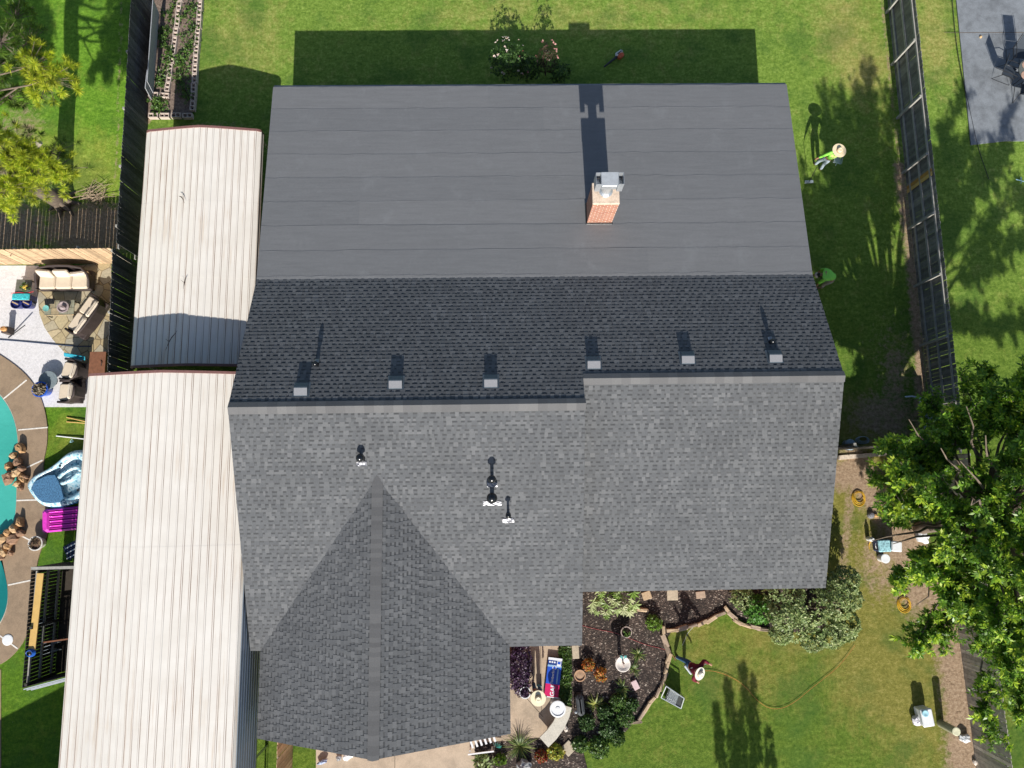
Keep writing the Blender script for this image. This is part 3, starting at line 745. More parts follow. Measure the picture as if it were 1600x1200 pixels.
obj("board", MB().box((17.045, 12.36, .95), (.02, .13, 1.7)), simple("amber_lumber", (.45,.24,.06), .7, .2, 5), nb, world=True)
M_IRON = simple("dark_iron", (.02,.02,.022), .45)
gt = thing("gate", "dark cross gate between the house wall and the grey fence", "gate", (14.2, 1.5, 0))
A, B = Vector((11.0, 1.42, 0)), Vector((17.0, 1.6, 0))
for i in range(36):
    t_ = i/36
for j, (a, c) in enumerate(((0, .34), (.345, .66), (.665, .99))):
    P0, P1 = A.lerp(B, a), A.lerp(B, c); mb = MB(); k = int((P1-P0).length/.148)
    for i in range(k):
        q = P0.lerp(P1, (i+.5)/k); mb.box((q.x, q.y, .9), (.158, .02, 1.72+R.uniform(-.03,.03)))
    obj("gate_leaf", mb, simple("gate_board", (.06,.055,.05), .85, .3, 6, island=.4), gt, world=True)
for x in (11.25, 13.05, 15.0): obj("post", MB().box((x, 1.52+.03*(x-11), .93), (.1,.1,1.86)), M_GREY2, gt, world=True)
struct("threshold_strip", MB().prism(pxpoly([(1308,712),(1384,706),(1384,712),(1308,719)]), -.05, .06), simple("pale_kerb", (.62,.52,.42), .8))
# equipment pen beside the pool -----------------------------------------
M_DKW = simple("dark_slat_wood", (.05,.045,.04), .9, .4, 6, island=.45)
pen = thing("picket_pen", "dark slatted pen beside the pool with grey rails inside", "pen", (-15.9, -4.4, 0))
a0, a1, a2, a3 = Vector((-16.80,-2.42,0)), Vector((-16.76,-6.50,0)), Vector((-14.3,-2.38,0)), Vector((-14.3,-5.9,0))
def board_run(P0, P1, pitch, hh, mat, nm, gap=.012, th=.018):
    mb = MB(); d = P1-P0; k = int(d.length/pitch); ang = math.atan2(d.y, d.x)
    for i in range(k):
        q = P0.lerp(P1, (i+.5)/k); mb.box((q.x, q.y, hh/2+.03), (pitch-gap, th, hh+R.uniform(-.02,.02)), ang)
    return obj(nm, mb, mat, pen, world=True)
board_run(a0, a1, .125, 1.78, M_DKW, "side_panel"); board_run(a0, a2, .125, 1.78, M_DKW, "side_panel"); board_run(a1, a3, .125, 1.70, M_DKW, "side_panel")
for z in (.35, 1.0, 1.62): obj("rail", MB().box((-16.70, -4.45, z), (.05, 4.0, .09)), M_GREY2, pen, world=True)
obj("top_rail", MB().box((-15.6, -2.44, 1.83), (2.4, .10, .03), .01), M_GREY2, pen, world=True)
obj("rail", MB().box((-15.5, -5.0, 1.0), (2.3, .05, .09), .12), M_BRN, pen, world=True)
for z, o_ in ((1.72,.0),(1.55,.08),(1.3,.16)):
    obj("metal_strip", MB().box((-15.6, -6.28-o_*.8, z), (2.4, .035, .03), .24), simple("bright_strip", (.6,.63,.68), .35, .1, metal=.3), pen, world=True)
for x, y in ((-16.78,-2.5),(-16.74,-6.4),(-16.74,-4.5)): obj("post", MB().box((x+.08, y, .9), (.09,.09,1.8)), M_DKW, pen, world=True)
struct("pen_floor", MB().prism([(-16.78,-2.45),(-14.2,-2.45),(-14.2,-5.9),(-16.74,-6.45)], -.02, .022), simple("dark_floor", (.05,.04,.03), .95))  # dark sheet laid over the pen's ground
A, B = W(62,896,1.75), W(51,1020,1.65); d = B-A
o = MB(); o.box(tuple((A+B)/2), (d.length, .24, .045), math.atan2(d.y, d.x)); tag(obj("lumber_plank", o, M_NEWW, loc=(A+B)/2), "long bright yellow plank lying along the top of the dark pen", "plank")
blu = simple("blue_plastic", (.02,.10,.42), .35)
q = W(48,1020,1.72); o = MB()
for k in range(5): o.tube([(q.x+(.15-.012*k)*math.cos(a)*1.1, q.y+(.13-.01*k)*math.sin(a), q.z+.02*k+.01*math.sin(3*a)) for a in [2*PI*i/16 for i in range(17)]], .016, 5)
tag(obj("hose_coil", o, blu, loc=q), "blue coiled hose hung on the end of the yellow plank", "hose")
M_WHITE = simple("white_plastic", (.74,.75,.76), .4, .06); M_DIM = simple("grey_plastic", (.33,.38,.40), .5, .15)
for i, (px, py, s, lb) in enumerate(((82,968,.16,"pale round pool filter lid inside the dark pen"),(84,1002,.14,"grey pump housing inside the dark pen"),(82,1015,.15,"grey motor cover nearest the yellow plank's lower end"))):
    q = W(px, py, .0); o = MB()
    if i == 0: o.lathe(q, [(s,.0),(s*1.05,.5),(s*.9,.66),(s*.4,.72),(.02,.73)], 18)
    else: o.bbox((q.x, q.y, .2), (.34,.26,.4), .4*i, .05); o.tube([(q.x+.1,q.y,.36),(q.x+.35,q.y+.04,.36),(q.x+.38,q.y+.04,.1)], .03, 8)
    tag(obj("pool_equipment", o, M_DIM, loc=q), lb, "pool equipment")
for k in range(4):
    q = W(106+3*k, 898-4*k, 1.2); 
q = W(112,860,1.0); ld = thing("folded_lounger", "folded white and navy striped lounger leaning at the carport edge", "lounger", tuple(q))
for k in range(5): obj("strap", MB().box((.02*k-.05, -.09*k+.16, .0), (.42,.04,.02), .5), M_WHITE if k % 2 == 0 else simple("navy_cloth", (.02,.03,.08)), ld)
obj("frame", MB().box((0,0,-.03), (.5,.55,.02), .5), simple("navy_cloth", (.02,.03,.08)), ld)

# ================================================================ TREES
M_BARK = simple("bark", (.16,.125,.095), .95, .4, 8, bmp=.6)
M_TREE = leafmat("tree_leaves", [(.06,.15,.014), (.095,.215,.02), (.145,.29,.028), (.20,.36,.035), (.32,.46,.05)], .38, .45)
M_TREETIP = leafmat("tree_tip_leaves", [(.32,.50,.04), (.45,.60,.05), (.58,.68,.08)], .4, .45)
def seen(p):
    q = RM.T @ (np.array(p)-np.array([0,0,H])); return 800+FPX*q[0]/-q[2], 600-FPX*q[1]/-q[2]
GAPS = [(1352,822,1424,888), (1424,812,1470,856), (1392,926,1436,962), (1310,700,1352,900), (1352,890,1392,1000), (1436,905,1462,950)]
def in_gap(p):
    x, y = seen(p); return any(a < x < c and b < y < d for a, b, c, d in GAPS)
def in_beam(p):
    """sunlit gap in the crown in line with the bent worker"""
    d = Vector((.012, -1, .62)).normalized(); v = Vector(p)-Vector((12.0, 8.45, 1.1)); return (v-d*v.dot(d)).length < .50
def limb(mb, a, b, r0, r1, seg=7, wob=.25, r=R, n=6):
    a, b = Vector(a), Vector(b); pts = []; L = (b-a).length
    for i in range(n+1):
        t = i/n; k = math.sin(PI*t)*wob*L*.12
        pts.append(a.lerp(b, t)+Vector((r.uniform(-k,k), r.uniform(-k,k), r.uniform(-k,k)+k*.5)))
    mb.tube(pts, [r0+(r1-r0)*i/n for i in range(n+1)], seg); return pts
def shade_tree():
    base = (16.2, -1.6, 0); t = thing("shade_tree", "big leafy shade tree overhanging the corner of the lawn and the grey fence", "tree", base)
    tr = MB(); limb(tr, base, (15.9, -1.2, 3.6), .26, .20, 10, .3)
    obj("trunk", tr, M_BARK, t, world=True, smooth=True)
    r = random.Random(21); lm = MB(); P = []; D = []; TP = []; TD = []
    ends = []
    C0 = Vector((15.9, -1.2, 3.4))
    # boughs: end points fill a broad dome; the left reach follows the photo's outline
    tips = [W(1372,735,5.6), W(1362,845,5.2), W(1395,790,6.3), W(1385,700,6.4), W(1432,945,4.6), W(1432,1005,4.5), W(1425,880,5.8),
            W(1420,655,7.0), W(1445,760,7.6), W(1470,850,7.4), W(1480,940,6.5), W(1470,700,8.2), W(1510,635,8.0), W(1560,620,7.8), W(1540,680,9.0), W(1520,780,9.2), W(1540,880,8.6), W(1560,980,7.6),
            W(1600,1110,6.0), W(1620,1040,7.2), W(1620,920,8.8), W(1620,800,9.6), W(1620,680,9.6), W(1660,600,8.6), W(1720,700,9), W(1720,860,9), W(1720,1000,7.5), W(1690,1120,6), W(1600,590,6.0), W(1540,585,5.0),
            W(1450,620,5.0), W(1500,650,6.2), W(1575,745,7.0), W(1500,870,5.6), W(1580,900,6.4), W(1470,1000,3.9), W(1520,960,5.0), W(1400,910,4.2), W(1410,820,4.6), W(1455,690,6.0), W(1550,830,8.), W(1600,640,8.), W(1650,760,8.5),
            W(1395,850,6.4), W(1445,900,6.6), W(1430,700,5.0), W(1470,640,6.6), W(1500,590,7.0), W(1545,620,7.6), W(1580,700,8.4), W(1600,590,7.4), W(1490,800,6.8), W(1520,730,7.4), W(1560,780,7.8), W(1590,840,7.6), W(1480,900,5.6), W(1530,900,6.2), W(1570,960,6.0), W(1540,1010,5.2), W(1600,1000,6.6), W(1850,900,8.2), W(1880,980,8.6), W(1930,900,8.8), W(1960,1000,8.2), W(1900,1080,7.6), W(1850,1040,7.4), W(1990,940,8.4), W(1820,760,9), W(1900,850,9), W(1870,820,7.8), W(1950,800,8.5), W(1840,700,8.2), W(1930,700,8.6), W(2020,780,8), W(2000,1080,7.6), W(1900,600,8.6), W(1980,700,8.2), W(1950,560,7.6), W(2050,640,7), W(1870,560,6.5), W(1900,760,8.8), W(2000,850,7.5), W(1730,620,9.5), W(1760,760,10), W(1800,860,9.5), W(1790,640,8.6), W(1840,760,9), W(1700,560,8), W(1850,650,7.5), W(1780,980,8), W(1430,800,5.0), W(1450,850,5.2), W(1640,640,9), W(1610,720,9.2), W(1650,880,8.6), W(1640,980,7.6), W(1400,780,5.2), W(1420,700,6.0), W(1500,720,8.6), W(1410,740,6.9), W(1455,800,6.2), W(1548,1150,4.6), W(1575,1040,6.2)]  # far right boughs, out of view, are added to shade the lawn
    for e in tips:
        mid = C0.lerp(e, .35)+Vector((0,0,(e.z-C0.z)*.18)); limb(lm, C0+Vector((0,0,r.uniform(-.2,.8))), mid, .10, .055, 6, .3, r, 3)
        sp = limb(lm, mid, e, .055, .012, 5, .5, r, 5)
        for j in range(46):          # side twigs along the outer part of each bough
            k = r.uniform(.45, 1)**.8; q = mid.lerp(e, k)
            out = (e-mid).normalized()+Vector((r.gauss(0,.8), r.gauss(0,.8), r.gauss(.15,.5))); out.normalize()
            ln = r.uniform(.25, .85)*(1.15-.35*k); tp = q+out*ln
            if (in_gap(tp) and r.random() < .93) or (tp.x < 14.1+r.gauss(0,.3) and tp.y+1.613*tp.z > 12.2+r.gauss(0,.4)): continue
            if in_gap(q): continue
            n = max(3, int(ln/.09))
            lm.tube([q, tp], [.010, .004], 3, cap=False)
            for m_ in range(n):
                kk = (m_+1)/n; P.append(q.lerp(tp, kk)+Vector((r.gauss(0,.02), r.gauss(0,.02), r.gauss(0,.02)))); D.append(out+Vector((0,0,.35)))
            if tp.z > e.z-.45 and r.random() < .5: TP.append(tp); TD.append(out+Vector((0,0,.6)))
    kp = [i for i, p_ in enumerate(P) if not in_beam(p_)]; P = [P[i] for i in kp]; D = [D[i] for i in kp]  # leaves removed so that the sun lights the bent worker
    obj("limbs", lm, M_BARK, t, world=True)
    leafobj("crown", P, D, M_TREE, t, n=9, L=.14, w=.052, th=(40,95), lr=.5)
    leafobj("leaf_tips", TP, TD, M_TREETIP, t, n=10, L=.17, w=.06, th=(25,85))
shade_tree()
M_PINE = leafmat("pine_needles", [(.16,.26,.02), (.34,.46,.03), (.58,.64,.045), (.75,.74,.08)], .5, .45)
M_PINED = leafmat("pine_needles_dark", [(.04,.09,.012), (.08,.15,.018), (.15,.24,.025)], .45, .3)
def pine():
    b = W(100,318); t = thing("pine_tree", "tall pine with tufted yellow green needles leaning over the left edge", "tree", tuple(b))
    mb = MB(); top = b+Vector((-1.2, 1.0, 15)); limb(mb, b, b+Vector((-.3,.2,6)), .36, .30, 12, .1)
    limb(mb, b+Vector((-.3,.2,6)), top, .30, .06, 10, .1)
    for k in range(7):
        a = k*.9; mb.tube([b+Vector((math.cos(a)*.2, math.sin(a)*.2, .5)), b+Vector((math.cos(a)*.42, math.sin(a)*.42, .06)), b+Vector((math.cos(a)*.75, math.sin(a)*.75, -.04))], [.12,.09,.03], 6)
    obj("trunk", mb, M_BARK, t, world=True, smooth=True)
    r = random.Random(5); lm = MB(); P = []; D = []; P2 = []; D2 = []
    tips = [(W(85,120,6.5),1), (W(55,100,6.8),1), (W(25,85,6.2),0), (W(20,150,5.5),0), (W(60,130,6.2),1), (W(5,110,6),0), (W(10,60,7),0), (W(50,60,6),0), (W(30,20,6),0),
            (W(95,268,5.4),1), (W(60,262,5.8),1), (W(30,240,6.0),1), (W(12,262,5.6),1), (W(50,280,5),1), (W(15,300,5.6),1), (W(85,240,4.8),0), (W(2,215,6.2),1), (W(5,330-20,5.),1), (W(35,225,5),0)]
    for e, br in tips:
        st = b.lerp(top, min(.75, (e.z-.4)/15)); pts = limb(lm, st, e, .05, .018, 5, .5, r, 5)
        for j in range(40 if br else 26):
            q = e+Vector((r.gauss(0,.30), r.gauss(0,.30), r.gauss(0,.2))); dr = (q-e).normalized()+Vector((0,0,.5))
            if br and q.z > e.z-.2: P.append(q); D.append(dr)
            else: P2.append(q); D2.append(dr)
            lm.tube([e.lerp(st, .06), q], [.012,.007], 3, cap=False)
    for k in range(46):     # the higher boughs outside the picture that shade the neighbour's lawn
        z = r.uniform(7, 14.5); a = r.uniform(0, 2*PI); ln = r.uniform(.8, 3.2)*(1-.045*(z-7)); st = b.lerp(top, (z-.5)/15)
        e = st+Vector((math.cos(a)*ln-(1.0 if z < 12 else 0), math.sin(a)*ln, .4))
        w_ = e - Vector((0,0,0)); s_ = e.z
        # keep the view of the yard clear
        if e.x > -15.5*(28-e.z)/26+ .9: continue
        limb(lm, st, e, .05, .02, 5, .4, r, 4)
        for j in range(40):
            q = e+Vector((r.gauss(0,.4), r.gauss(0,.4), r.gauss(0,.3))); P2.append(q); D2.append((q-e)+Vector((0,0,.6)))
    obj("branches", lm, M_BARK, t, world=True)
    leafobj("needle_tufts", P, D, M_PINE, t, n=110, L=.20, w=.012, th=(10,100), droop=.05)
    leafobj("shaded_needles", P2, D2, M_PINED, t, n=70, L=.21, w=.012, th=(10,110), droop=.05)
pine()
def spire_tree():
    """stands off the bottom edge; its pointed top shades the front lawn"""
    t = thing("spired_tree", "dark spired evergreen standing off the bottom edge whose pointed shadow lies on the front lawn", "tree", (9.0, -17.0, 0))
    P = []; D = []; mb = MB(); mb.tube([(9,-17,0),(9,-17,3)], [.2,.1], 8)
    obj("trunk", mb, M_BARK, t, world=True)
    for (x, top, wd) in ((8.0,5.6,.20),(8.5,6.2,.18),(9.1,6.5,.24),(9.45,6.2,.18),(9.9,5.0,.24),(8.75,5.4,.30)):
        for k in range(230):
            f = rng.uniform(0, 1)**.8; z = 1+(top-1)*f; rr = wd*(1.35-f**2)*rng.uniform(.2, 1)**.5; a = rng.uniform(0, 2*PI)
            P.append((x+rr*math.cos(a)+(9-x)*(1-f)*.3, -17+rr*math.sin(a), z)); D.append((math.cos(a), math.sin(a), 1))
    leafobj("crown", P, D, M_TREE, t, n=8, L=.16, w=.06)
spire_tree()
def side_tree():  # added out of view to shade the lawn corner
    t = thing("unseen_shading_tree", "unseen broad tree added off the left edge to shade the corner of the neighbour's lawn", "tree", (-22.5, 5.0, 0)); P = []; D = []
    obj("trunk", MB().tube([(-22.5,5,0),(-22.3,5.2,4),(-22,5.4,7)], [.28,.22,.12], 10), M_BARK, t, world=True)
    mb = MB()
    for (x, y, z, r_) in ((-22.5,5.5,8.5,1.7),(-21,6.3,8.2,1.5),(-20.2,7.4,7.8,1.3),(-22.6,8,8.2,1.6),(-19.9,5.4,8.6,1.2),(-21.5,4,9,1.4)):
        mb.tube([(-22,5.4,6),(x,y,z)], [.10,.03], 6); p_, d_ = ell_pts((x,y,z), (r_,r_,r_*.8), 420, .4, -.8); P.append(p_); D.append(d_)
    obj("limbs", mb, M_BARK, t, world=True); leafobj("crown", np.concatenate(P), np.concatenate(D), M_TREE, t, n=7, L=.2, w=.08)
side_tree()
# unseen gabled roof added beyond the lower left corner (throws the slanting shadow there)
nh = thing("shadow_caster_house", "unseen house form added to cast the slanting shadow at the lower left corner", "house", (-17, -18, 0))
obj("wall", MB().box((-16.6,-18,1.2), (8.4, 9, 2.4)), M_BRICKW, nh, world=True)
mb = MB(); mb.add([(-21.6,-12.9,2.1),(-15.6,-12.9,3.95),(-11.5,-12.9,2.6),(-21.6,-23,2.1),(-15.6,-23,3.95),(-11.5,-23,2.6),(-21.6,-12.9,2.0),(-15.6,-12.9,3.8),(-11.5,-12.9,2.5)],[(0,1,4,3),(1,2,5,4),(0,6,7,1),(1,7,8,2),(6,3,4,7),(7,4,5,8)])
obj("roof", mb, M_SH, nh, world=True)

# ================================================================ PLANTS
M_GREEN = leafmat("garden_leaves", [(.03,.075,.012), (.055,.12,.02), (.09,.17,.03), (.14,.23,.045)], .45, .25)
M_LIME = leafmat("lime_leaves", [(.10,.20,.02), (.16,.28,.03), (.22,.34,.05)], .45, .35)
M_OLIVE = leafmat("grey_green_leaves", [(.11,.18,.05), (.20,.28,.09), (.31,.38,.14), (.44,.48,.22)], .5, .25)
M_PURP = leafmat("purple_leaves", [(.025,.010,.03), (.05,.02,.06), (.08,.035,.09), (.14,.09,.15)], .45, .2)
M_BLADE = leafmat("strap_leaves", [(.05,.11,.015), (.10,.18,.03), (.20,.26,.06), (.33,.34,.11)], .45, .3)
M_ORG = leafmat("orange_leaves", [(.50,.10,.02), (.62,.20,.03), (.45,.25,.05), (.16,.22,.04)], .5, .25)
M_BED = leafmat("bed_leaves", [(.025,.065,.012), (.045,.10,.018), (.07,.14,.03)], .5, .2)
def shrub(name, label, px, py, r, h, mat, n=260, k=6, L=.10, w=.05, cat="shrub", group=None, th=(35,95), sx=1, sy=1, extra=None):
    b = W(px, py); t = thing(name, label, cat, tuple(b), 0, group)
    mb = MB()
    for i in range(5):
        a = i*1.26+.3; mb.tube([b, b+Vector((math.cos(a)*r*.45*sx, math.sin(a)*r*.45*sy, h*.6))], [.018,.006], 5)
    obj("stems", mb, M_BARK, t, world=True)
    P, D = ell_pts((b.x, b.y, h*.5), (r*sx, r*sy, h*.5), n, .35, -.5)
    leafobj("foliage", P, D, mat, t, n=k, L=L, w=w, th=th)
    if extra: extra(t, b, r, h)
    return t
def flowers(cols, n, s, zlo=.6, nm="flowers"):
    def go(t, b, r, h):
        m = leafmat(nm+"_"+t.name, cols, .6, .2)
        P, D = ell_pts((b.x, b.y, h*.55), (r, r, h*.55), n, .95, .1)
        leafobj(nm, P, D, m, t, n=6, L=s, w=s*.7, th=(30,80))
    return go
def tuft(label, px, py, L, n=60, mat=None, w=.022, group="strap leaved clumps in the garden bed"):
    b = W(px, py); t = thing("strap_leaf_plant", label, "plant", tuple(b), 0, group)
    V = []; F = []; r = random.Random(int(px*7+py))
    for i in range(n):
        a = r.uniform(0, 2*PI); ln = L*r.uniform(.55, 1.1); el = r.uniform(.35, 1.3); d = Vector((math.cos(a), math.sin(a), 0)); s_ = Vector((-d.y, d.x, 0))*w/2
        pts = []
        for q in (0, .4, .75, 1):
            pts.append(d*(ln*q*math.cos(el*(1-.25*q))*1.0)+Vector((0,0, max(.015, ln*(math.sin(el)*q-.55*q*q)))))
        o = len(V); ww = (.8,1,.7,.08)
        for p_, k in zip(pts, ww): V += [tuple(p_+s_*k), tuple(p_-s_*k)]
        F += [(o+2*j, o+2*j+1, o+2*j+3, o+2*j+2) for j in range(3)]
    npmesh("leaves", np.array(V), np.array(F), mat or M_BLADE, t)
    return t
# the big grey-green shrub at the eave corner
b = W(1262,950); t = thing("large_shrub", "large grey green shrub spilling out from under the right front eave", "shrub", tuple(b))
mb = MB(); P = []; D = []; r = random.Random(9)
for (px, py, z, rad) in ((1225,930,1.3,.9),(1265,945,1.5,1.0),(1305,940,1.5,.9),(1240,975,1.0,.85),(1285,985,1.1,.9),(1320,975,1.0,.65),(1315,915,1.6,.7),(1270,1000,.6,.55),(1220,990,.6,.5),(1325,935,1.1,.6),(1225,960,1.5,.7),(1318,985,.7,.55),(1300,995,.7,.55),(1320,905,1.2,.65)):
    c = W(px, py, z); limb(mb, b, c, .05, .015, 5, .6, r, 4)
    p_, d_ = ell_pts(c, (rad*.82, rad*.72, rad*.75), 190, .75, -.3); P.append(p_); D.append(d_)
obj("stems", mb, M_BARK, t, world=True)
leafobj("foliage", np.concatenate(P), np.concatenate(D), M_OLIVE, t, n=7, L=.105, w=.05)
shrub("broadleaf_shrub", "bright green low shrub left of the large grey green shrub", 1180, 950, .55, .8, leafmat("bright_leaves", [(.06,.17,.02), (.09,.24,.03), (.14,.30,.05)], .4, .3), 260, 6, .12, .06)
shrub("broadleaf_shrub", "grey green small shrub under the front eave by the bark mulch", 1155, 932, .45, .7, M_OLIVE, 150, 6, .11, .05)
shrub("dry_shrub", "brown dry twiggy shrub between the bright green shrub and the large grey one", 1200, 945, .35, .9, leafmat("dry_leaves", [(.10,.05,.035), (.16,.09,.06), (.2,.13,.09)], .7, .1), 140, 5, .08, .025)
# hosta-like plant with large pale leaves under the inner corner
def bigleaf():
    b = W(948,925); t = thing("fig_leaf_plant", "plant with big pale lobed leaves at the inner corner of the eaves", "plant", tuple(b))
    m1 = leafmat("large_pale_leaves", [(.20,.33,.06), (.34,.44,.16), (.50,.56,.28), (.60,.62,.38)], .4, .35); r = random.Random(2)
    mb = MB(); st = MB()
    for i in range(44):
        q = W(r.uniform(918,992), r.uniform(908,962)**1.0, r.uniform(.4, 1.1))
        if q.y < W(0,955)[1] and r.random() < .45: continue
        st.tube([b+Vector((r.uniform(-.5,.5),.1,.05)), q], [.012,.007], 4, cap=False)
        a0 = r.uniform(-2.4, -.6); s = r.uniform(.15, .26); tl = Vector((r.uniform(-.3,.3), r.uniform(-.3,.2), 1)).normalized(); M = Vector((0,0,1)).rotation_difference(tl).to_matrix()
        vs = [q]; lob = 5
        for j in range(11):
            a = a0-1.75+3.5*j/10; rr = s*(1.25 if j % 2 == 0 else .72)*(1 if 2 < j < 8 else .9)
            vs.append(q + M @ Vector((math.cos(a)*rr, math.sin(a)*rr, -.05*(j % 2)*s*4)))
        mb.add(vs, [(0, j+1, j+2) for j in range(10)])
    obj("stalks", st, M_LIME, t, world=True); obj("leaves", mb, m1, t, world=True)
bigleaf()
shrub("boxwood", "small rounded bright green bush alone in the bark mulch", 1020, 972, .30, .45, M_LIME, 130, 7, .08, .04)
G = "strap leaved clumps in the garden bed"
tuft("grassy clump just right of the white birdbath bowl", 997, 1022, .45)
tuft("thin arching clump below the birdbath bowl, beside the pink stone", 972, 1075, .5, 70)
tuft("yellowing arching clump at the left side of the front bed", 930, 1100, .55, 90, leafmat("yellow_straps", [(.12,.2,.03),(.3,.34,.07),(.45,.42,.14)], .45, .3))
tuft("green clump between the birdbath bowl and the mulch edge", 990, 1045, .42, 50)
tuft("dark grassy clump in the bed below the curved bench", 812, 1165, .8, 140, M_BLADE, .018)
for (px, py, r_, h_, m_, lb) in ((918,1037,.22,.4,M_ORG,"orange flowering plant, upper of the two beside the clay pot"),(938,1052,.24,.4,M_ORG,"orange and green flowering plant, lower of the two right of the clay pot")):
    shrub("orange_flower_plant", lb, px, py, r_, h_, m_, 70, 6, .09, .04, "plant", "orange flowering plants")
dk = [((975,1118),.34,.4,M_GREEN,"leafy green mound near the lower end of the stone edging"),((950,1135),.36,.42,M_BED,"dark green mound at the bottom of the mulch bed"),((915,1125),.3,.5,M_BED,"dark leafy mound left of the yellowing clump"),
      ((935,1165),.40,.4,M_GREEN,"ragged green mound merging into the lawn near the stepping stone"),((905,1160),.28,.4,M_GREEN,"low green mound right of the square stepping stone"),((965,1095),.3,.4,M_GREEN,"green plant under the thin arching clump"),
      ((985,1100),.25,.3,M_BED,"small dark green plant near the stone edging"),((945,1110),.28,.35,M_BED,"dark plant in the middle of the lower bed"),((962,1150),.3,.35,M_GREEN,"low weedy mound at the lawn side of the bed")]
for (p_, r_, h_, m_, lb) in dk: shrub("bedding_plant", lb, p_[0], p_[1], r_, h_, m_, 150, 6, .10, .045, "plant", "green mounds in the front bed")
shrub("bedding_plant", "lime and yellow leafed plant beside the lower end of the curved bench", 868, 1172, .28, .35, leafmat("yellow_lime", [(.2,.32,.03),(.4,.42,.05),(.55,.40,.06)], .4,.3), 80, 6, .11, .06, "plant")
shrub("bedding_plant", "red leaved plant below the curved bench", 845, 1180, .22, .3, leafmat("red_leaves", [(.2,.02,.01),(.35,.05,.02),(.08,.12,.02)], .4,.2), 70, 6, .1, .05, "plant")
shrub("bedding_plant", "pale lily like plant at the corner of the driveway", 755, 1190, .3, .4, leafmat("pale_lily", [(.22,.32,.08),(.42,.48,.22),(.12,.22,.03)], .4,.3), 26, 5, .22, .09, "plant")
shrub("bedding_plant", "bright green round leaved plant next to the pale lily like plant", 782, 1186, .18, .3, M_LIME, 24, 5, .14, .09, "plant")
shrub("purple_heart_plant", "purple leaved hedge between the front gable and the path", 812, 1042, .38, .55, M_PURP, 620, 6, .10, .035, sx=1.25, sy=2.6)
# low green strip beside the path
gx = [W(883+R.uniform(-8,8), 1012+R.uniform(0,100), .06) for _ in range(520)]
so_ = leafobj("ground_cover", [tuple(q) for q in gx], [(R.uniform(-.3,.3), R.uniform(-.3,.3), 1) for _ in gx], M_GREEN, None, n=7, L=.10, w=.045, th=(40,90)); tag(so_, kind="stuff")
# roses behind the house
wf = [(.75,.70,.60), (.65,.45,.36), (.8,.75,.7)]
shrub("rose_bush", "rose bush with white blooms behind the rear eave", 795, 118, .85, 1.9, M_BED, 380, 6, .10, .045, "shrub", extra=flowers(wf, 20, .075), sy=.8)
shrub("rose_bush", "thin rose bush with small pink and red blooms in the middle of the rear bed", 824, 122, .55, 1.5, M_BED, 240, 6, .10, .04, "shrub", extra=flowers([(.35,.06,.06),(.6,.3,.28)], 8, .06), sy=.8)
shrub("rose_bush", "dark red leaved rose bush with pale pink blooms on top", 852, 118, .42, 2.1, leafmat("dark_red_leaves", [(.05,.03,.025),(.08,.045,.03),(.04,.06,.02)], .5,.2), 200, 6, .09, .035, "shrub", extra=flowers([(.6,.35,.30),(.5,.2,.2)], 12, .09))
shrub("rose_bush", "small leafy rose bush at the right end of the rear bed", 874, 125, .45, 1.0, M_BED, 150, 6, .10, .04)
# twig pile by the pine
mb = MB(); q = W(150,305)
for i in range(46):
    a = R.uniform(0, PI); c = q+Vector((R.gauss(0,.28), R.gauss(0,.22), R.uniform(.02,.22))); l_ = R.uniform(.2,.6)
    mb.tube([c-Vector((math.cos(a)*l_, math.sin(a)*l_*.7, 0)), c+Vector((math.cos(a)*l_, math.sin(a)*l_*.7, R.uniform(-.05,.1)))], [.012,.006], 4)
tag(obj("brush_pile", mb, simple("dry_branch", (.36,.27,.19), .9), loc=q), "pile of cut bare branches beside the pine trunk", "branches")
q = W(52,232,2.0); tag(obj("cut_stub", MB().tube([q, q+Vector((.32,.2,.15))], [.13,.12], 10), simple("cut_wood", (.45,.38,.32), .8), loc=q), "short pale sawn branch stub above the lower pine tufts", "branch")

# ================================================================ RAISED BED
M_BLOCK = simple("concrete_block", (.52,.43,.37), .9, .15, 10); M_HOLE = simple("block_core", (.035,.028,.024), .95)
def block(label, group):
    mb = MB(); L, Wd, Hh = .40, .20, .19; t_ = .032
    mb.box((0,-Wd/2+t_/2,Hh/2),(L,t_,Hh)); mb.box((0,Wd/2-t_/2,Hh/2),(L,t_,Hh))
    for x in (-L/2+t_/2, 0, L/2-t_/2): mb.box((x,0,Hh/2-.001),(t_,Wd-2*t_+.001,Hh-.003))
    mb.box((0,0,.02),(L-.01,Wd-.01,.03), mi=1)
    o = obj("concrete_block", mb, [M_BLOCK, M_HOLE]); return tag(o, label, "block", group)
ORD = ["first","second","third","fourth","fifth","sixth","seventh","eighth","ninth","tenth","eleventh","twelfth","thirteenth","fourteenth","fifteenth","sixteenth"]
proto = None
def blockrow(A, B, label):
    global proto
    d = B-A; n = max(1, int(d.length/.415)); a = math.atan2(d.y, d.x)
    for i in range(n):
        p_ = A+d*((i+.5)/n)+Vector((R.uniform(-.015,.015), R.uniform(-.015,.015), .0))
        lb_ = 'hollow block, '+ORD[i]+' '+label
        if proto is None: proto = block(lb_, "hollow blocks edging the raised bed"); o = proto
        else: o = dup(proto, label=lb_)
        o.location = (p_.x, p_.y, .01); o.rotation_euler = (0,0,a+R.uniform(-.04,.04))
blockrow(W(264,146), W(286,-8), "from the carport end, inner long row of raised bed")
blockrow(W(303,176), W(316,-8), "from the carport end, outer long row beside lawn")
blockrow(W(234,151), W(268,152), "from the fence in the short inner cross row")
blockrow(W(234,183), W(304,184), "from the fence in the end row nearest the lower carport")
k = 0
